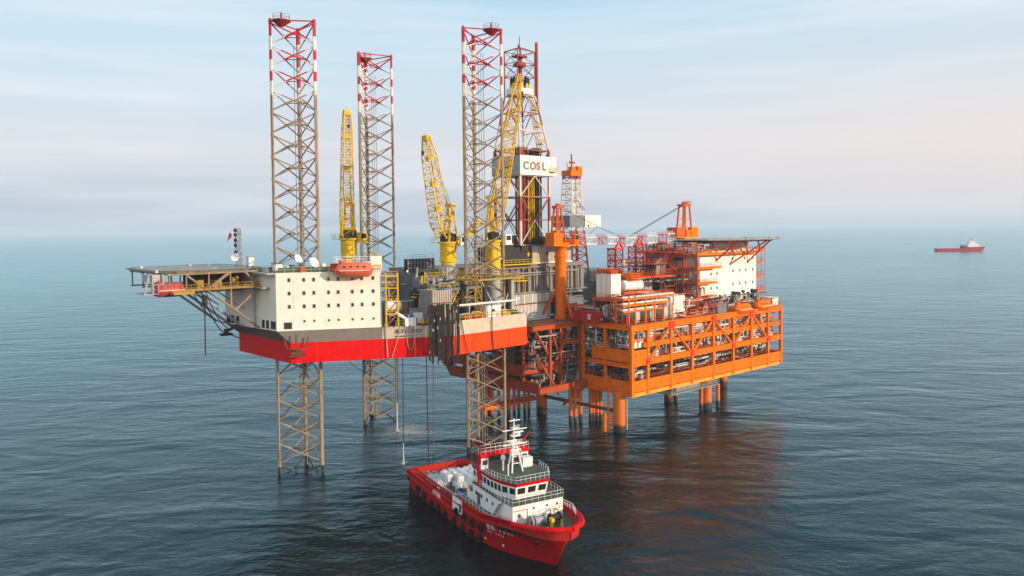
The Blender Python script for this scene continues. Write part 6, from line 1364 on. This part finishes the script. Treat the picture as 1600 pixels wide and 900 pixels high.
for k in range(7):
    a, b_ = Vector((*WH[k], 0)), Vector((*WH[k+1], 0)); a2, b2 = Vector((*WHt[k], 0)), Vector((*WHt[k+1], 0)); d = b_-a; n_ = {0: 5, 1: 3, 2: 2, 3: 3, 4: 2, 5: 3, 6: 5}[k]; nn = Vector((d.y, -d.x, 0)).normalized()
    for j in range(n_):
        t0, t1 = (j+.14)/n_, (j+.86)/n_; z0, z1 = 8.75, 9.75
        if k in (0, 6) and j < 2: z0 = 8.9
        mb = MB(); P4 = []
        for t_, z in ((t0, z0), (t1, z0), (t1, z1), (t0, z1)):
            f_ = (z-7.95)/2.05; lo_ = a.lerp(b_, t_); hi2 = a2.lerp(b2, t_); P4.append(lo_.lerp(hi2, f_)+nn*.03+Vector((0, 0, z)))
        mb.add(P4+[p-nn*.08 for p in P4], [(0, 1, 2, 3), (4, 7, 6, 5), (0, 4, 5, 1), (1, 5, 6, 2), (2, 6, 7, 3), (3, 7, 4, 0)]); part(mb, "window", 'bglass', wh)
RF = [(x+(.35 if x > 30 else 0), y*1.07) for x, y in WHt]
mb = MB().prism([(x, y) for x, y in WHt], 10.0, 10.65, 0, RF, 1); part(mb, "roof_band", ['red', 'greendeck'], sh)
mb = MB(); mb.rail([(28.4, -4.6, 10.65), (31.6, -4.75, 10.65), (34.9, -4.3, 10.65), (37.5, -3.0, 10.65), (37.5, 3.0, 10.65), (34.9, 4.3, 10.65), (31.6, 4.7, 10.65)], 1.0, .9, .03); part(mb, "roof_railing", 'cleanwhite', sh)
for sg in (-1, 1):
    mb = MB(); y0, y1 = sg*3.0, sg*4.5; mb.bx(27.1, 28.4, y0, y1, 7.95, 13.0, 0); mb.bx(28.35, 28.42, y0+sg*.1, y1-sg*.1, 10.6, 12.4, 1); mb.bx(27.1, 28.3, y1-.03*sg, y1+.03*sg, 8, 13, 2)
    fu = part(mb, "funnel_casing", ['red', 'cleanwhite', 'red'], sh); mb = MB(); mb.bx(28.41, 28.46, sg*3.3, sg*4.2, 11.3, 12.1); part(mb, "louvre", 'dark', fu)
    mb = MB(); mb.cyl(27.2, sg*3.9, 13.1, 13.8, .25, 10); part(mb, "exhaust_pipe", 'dark', fu)
mb = MB(); mb.bx(26.6, 28.6, -4.6, 4.6, 12.7, 13.05, 0); mb.rail([(26.7, 4.5, 13.05), (26.7, -4.5, 13.05), (28.5, -4.5, 13.05), (28.5, 4.5, 13.05)], 1.0, .9, .03, True, 1); part(mb, "monitor_platform", ['red', 'cleanwhite'], sh)
mb = MB(); mb.bx(29.6, 31.0, 2.0, 3.8, 10.65, 12.2); mb.cyl(30.5, -1.5, 10.65, 12.4, .14, 8); mb.ell((30.5, -1.5, 12.7), (.4, .4, .5), 10, 8); mb.cyl(33.5, -2.2, 10.65, 12.5, .12, 6); part(mb, "roof_locker", 'cleanwhite', sh)
for y, dx, dz in ((-3.6, -1.2, .5), (3.6, .7, 1.7)):
    mb = MB(); mb.cyl(27.8, y, 13.05, 13.7, .35, 8); mb.tube((27.6, y, 13.8), (27.8+dx, y+(1.0 if y > 0 else -1.2), 13.9+dz), .2, 8, .13); mb.ell((27.8, y, 13.8), (.4, .4, .35), 8, 6); part(mb, "fire_monitor", 'container', sh)
# mast
mb = MB(); top_ = Vector((31.6, 0, 17.6))
for q in ((32.6, -1.0), (32.6, 1.0), (29.4, 0)): mb.tube((q[0], q[1], 10.65), top_+Vector((0, (q[1])*.15, -1.8)), .14, 7)
mb.tube(top_+Vector((0, 0, -3)), top_+Vector((0, 0, 1.6)), .1, 6)
for z, w_ in ((18.9, 1.0), (17.4, 2.2), (15.0, 2.2), (13.0, 1.0)): mb.tube((31.8, -w_, z), (31.8, w_, z), .09, 6)
for z in (12, 13.4, 14.6): mb.tube((32.2, -.7+.1*(z-12), z), (32.2, .7-.1*(z-12), z), .08, 5); mb.tube((29.9+.3*(z-12), 0, z), (32.2, .5, z), .07, 5)
mast = part(mb, "mast", 'cleanwhite', sh)
for z, s_ in ((13.4, .9), (15.2, 1.0), (16.4, .8), (17.6, .6)): mb = MB(); mb.bx(31.4, 32.4, -s_, s_, z, z+.14); mb.rail([(32.4, -s_, z+.14), (32.4, s_, z+.14)], .5, .5, .03); part(mb, "mast_platform", 'cleanwhite', mast)
for y, z in ((-1.2, 15.25), (1.2, 16.55), (.2, 13.7)): mb = MB(); mb.cyl(31.9, y*.5, z, z+.35, .25, 8); mb.box((31.9, y*.5, z+.45), (.25, 1.8, .2)); part(mb, "radar_scanner", 'cleanwhite', mast)
for y in (-2.1, -1.9, 2.1): mb = MB(); mb.tube((31.8, y, 17.4), (31.8, y, 11.2 if y < 0 else 18.2), .025, 4); part(mb, "antenna", 'lgrey', mast)
# foredeck gear
for i, (x, y, sz, mt_, lb) in enumerate(((41, -1.0, .95, 'lgrey', "anchor windlass on the boat's foredeck, left one"), (41.2, 1.6, .95, 'dark', "anchor windlass on the boat's foredeck, right one"))):
    t = thing(S, "windlass", lb, "windlass", (x, y, 4.9), "windlasses on the boat's foredeck"); mb = MB(); mb.tube((x, y-.8, 5.8), (x, y+.8, 5.8), .5, 14, mat=0); mb.tube((x, y-.9, 5.8), (x, y-.75, 5.8), .75, 16); mb.tube((x, y+.75, 5.8), (x, y+.9, 5.8), .75, 16); part(mb, "drum", mt_, t); mb = MB(); mb.box((x-.1, y, 5.15), (1.5, 2, .5)); part(mb, "base", 'greendeck', t)
mb = MB(); mb.torus((40.6, -2.2, 5.7), .75, .16, 'Y', 14, 7); solo(S, mb, "hose_reel", 'beigegrey', (40.6, -2.2, 5), "pale coiled hose ring on the boat's foredeck", "hose")
mb = MB(); mb.cyl(42.5, .3, 4.9, 6.1, .3, 10); mb.box((42.5, .3, 6.1), (.8, .5, .5)); mb.tube((43.6, -1.2, 4.9), (43.6, -1.2, 5.6), .2, 8); mb.tube((43.6, 1.4, 4.9), (43.6, 1.4, 5.6), .2, 8); mb.tube((42, 2.4, 4.9), (42, 2.4, 5.6), .2, 8); mb.path([(39.3, 2.6, 5), (39.6, 2.6, 6.5), (40.6, 2.6, 6.6), (40.8, 2.6, 5)], .12, 6)
solo(S, mb, "deck_bollard", 'yellow', (42.5, .3, 4.9), "yellow capstan and bollards on the boat's green foredeck", "capstan")
mb = MB(); mb.rail([(36.8, 5.9, 5.6), (41.6, 4.6, 6.6), (44.6, 3.2, 7.0)], .9, 1.2, .05); part(mb, "bow_railing", 'cleanwhite', sh)
# aft house gear
mb = MB(); mb.bx(22.3, 24.4, -2.8, 3.2, 4.9, 6.4)
for i in range(9): x, y = rnd.uniform(22.4, 24), rnd.uniform(-4.6, 4); mb.cyl(x, y, 4.9, 5.2+rnd.uniform(.5, 1.6), rnd.uniform(.2, .4), 9); mb.ell((x, y, 6.3), (.4, .4, .4), 8, 6)
part(mb, "aft_ventilators", 'cleanwhite', sh)
mb = MB(); mb.bar((21.6, -1.8, 8.2), (26.4, .2, 9.5), .7, .5); mb.cyl(24.6, -.4, 5, 8.7, .3, 8); solo(S, mb, "deck_crane", 'cleanwhite', (24.6, -.4, 5), "white folded deck crane behind the boat's wheelhouse", "crane")
mb = MB(); mb.box((24.4, -4.3, 7.9), (2.6, 1.4, 1.1), 0); mb.ell((24.4, -4.3, 8.4), (1.5, .8, .6), 12, 6, e=.7); solo(S, mb, "rescue_boat", 'cleanwhite', (24.4, -4.3, 7.9), "small white covered rescue boat at the aft end of the wheelhouse", "rescue boat", smooth=True)
for x, y in ((25.5, -4.95), (23.2, -3)):
    mb = MB(); mb.torus((x, y, 6.9), .38, .1, 'Y', 12, 6); part(mb, "life_ring", 'orangered', sh)
# cargo: white bulk bags
def bag_mesh(k):
    mb = MB(); mb.ell((0, 0, .56), (.64, .64, .57), 16, 9, jit=.045, e=.34)
    for a in range(4): q = R(45+90*a); mb.tube((.42*math.cos(q), .42*math.sin(q), 1.1), (.2*math.cos(q), .2*math.sin(q), 1.42), .05, 5)
    return mk(mb, "bulk_bag", 'bag', (0, 0, 0), True)
bags = [bag_mesh(k) for k in range(4)]
spots = []
for gx in range(7):
    for gy in range(6): 
        x, y = 5.2+gx*1.32, -3.7+gy*1.42
        if x+y*.25 > 12 or (gx > 3 and gy < 2): continue
        spots.append((x, y, 2.0))
spots += [(x+.6, y+.6, 3.0) for x, y, z in spots if -2.8 < y < 3.4 and 5.4 < x < 10.8]
for i, (x, y, z) in enumerate(spots):
    o = bpy.data.objects.new("bulk_bag", bags[i % 4]); col.objects.link(o); o.location = S.w(x+rnd.uniform(-.15, .15), y+rnd.uniform(-.15, .15), z); o.rotation_euler = (rnd.uniform(-.08, .08), rnd.uniform(-.08, .08), rnd.uniform(0, 3)); s_ = rnd.uniform(.95, 1.12); o.scale = (s_, s_, s_)
    tag(o, "white bulk bag in the heap on the boat's aft cargo deck", "bulk bag", "white bulk bags on the cargo deck")
def skip_bin(x, y, rz, mat, label):
    t = thing(S, "cargo_basket", label, "cargo bin", (x, y, 2.0), "blue bins on the cargo deck"); q = Matrix.Rotation(rz, 3, 'Z'); c = Vector((x, y, 2.0)); mb = MB()
    for sx, sy, dx, dy in ((2.4, .1, 0, -.8), (2.4, .1, 0, .8), (.1, 1.5, -1.2, 0), (.1, 1.5, 1.2, 0)): mb.box(c+q@Vector((dx, dy, .65)), (sx, sy, 1.2), rz)
    mb.box(c+Vector((0, 0, .3)), (2.3, 1.5, .5), rz); part(mb, "bin_wall", mat, t)
    mb = MB()
    for dx in (-1.2, 1.2):
        for dy in (-.8, .8): mb.box(c+q@Vector((dx, dy, .7)), (.16, .16, 1.4), rz)
    part(mb, "corner_post", mat, t)
skip_bin(16.2, -2.4, R(12), 'bluep', "blue bin on the cargo deck, the one nearest the white bags")
skip_bin(18.6, -3.6, R(-8), 'cyan', "bright blue bin against the boat's deckhouse side")
skip_bin(18.2, -1.2, R(5), 'bluep', "dark blue bin beside the bright blue one on the cargo deck")
mb = MB()
for y0 in (-3.5, 1): 
    for k in range(5): mb.bx(1.2+.1*k, 2.6, y0+k*.6, y0+k*.6+.45, 2.0+.05*k, 2.5+.25*(k % 2))
solo(S, mb, "stern_timbers", 'beigegrey', (2, 0, 2), "yellowish timbers and rope stowed along the boat's stern", "timber")
mb = MB(); mb.path(sag((12, -4.5, 3.9), (20, -4.9, 4.0), .4), .16, 6); solo(S, mb, "cargo_hose", 'pipe', (16, -4.6, 3.8), "pale cargo hose lying along the boat's red crash rail", "hose")
# tyre fenders
tyre = mk(MB().torus((0, 0, 0), .52, .24, 'Y', 16, 8), "tyre_fender", 'black', (0, 0, 0), True)
tl = [(9, .9), (12.5, .6), (15.5, .7), (18.5, .5), (22.2, .6), (25.4, .5), (28.4, .5), (31, .6), (23.6, 2.6), (26.6, 2.6), (29.6, 2.7), (32.4, 2.8), (6, 1.2)]
for i, (x, z) in enumerate(tl):
    y = -6.35-.22 if z < 1.6 else -6.6-.22
    if x > 28 and z < 1.6: y += .35*(x-28)/3
    if x > 30 and z > 1.6: y += .12
    o = bpy.data.objects.new("tyre_fender", tyre); col.objects.link(o); o.location = S.w(x, y, z); o.rotation_euler = (0, 0, S.a)
    tag(o, "black tyre fender hanging along the boat's shaded red side", "tyre", "tyre fenders on the boat's side")

# ------------------------------------------------------------------ distant ship with its wake
F = Frame(752, 1372, -1.5)
ds = thing(F, "distant_ship", "small red ship with white superstructure on the hazy horizon", "ship", (0, 0, 0))
mb = MB(); pl = [(0, 6), (0, -6), (58, -7), (72, -5), (80, 0), (72, 5), (58, 7)]; pt = [(-.5, 6.5), (-.5, -6.5), (58, -7.5), (74, -6), (84, 0), (74, 6), (58, 7.5)]
mb.prism(pl, -1, 5.2, 0, pt); mb.prism([(46, -7.4), (58, -7.4), (74, -6), (84, 0), (74, 6), (58, 7.4), (46, 7.4)], 5.2, 7.6, 0, [(46, -7.4), (58, -7.6), (75, -6.2), (86, 0), (75, 6.2), (58, 7.6), (46, 7.4)]); part(mb, "hull", 'boatred', ds)
mb = MB(); mb.bx(52, 73, -6, 6, 7.6, 10.4); mb.bx(53.5, 70, -5.5, 5.5, 10.4, 13); mb.bx(55, 68, -5, 5, 13, 15.4); mb.bx(57, 65, -4, 4, 15.4, 17.6); mb.bx(56, 59, -3, 3, 17.6, 19); part(mb, "superstructure", 'cleanwhite', ds)
mb = MB(); mb.bx(44, 52, -5, 5, 5.2, 9.4); mb.tube((50, 0, 9), (41, 0, 12.4), .6, 6); part(mb, "aft_crane", 'dark', ds)
mb = MB(); mb.tube((61, 0, 17.6), (61, 0, 23.5), .9, 8, .4); mb.tube((61, -3, 20), (61, 3, 20), .4, 5); part(mb, "mast", 'maroon', ds)
mb = MB()
for i in range(60): x = -70+70*rnd.random(); k = 6; r_ = rnd.uniform(1, 4); y = rnd.uniform(-3, 3)+(-6)*(x/-70); mb.add([(x+r_*3*math.cos(6.28*j/k), y+r_*math.sin(6.28*j/k), .03+i*.001) for j in range(k)], [tuple(range(k))])
solo(F, mb, "wake", 'foam', (0, 0, 0), "pale wake on the water behind the distant ship", "wake", kind="stuff")
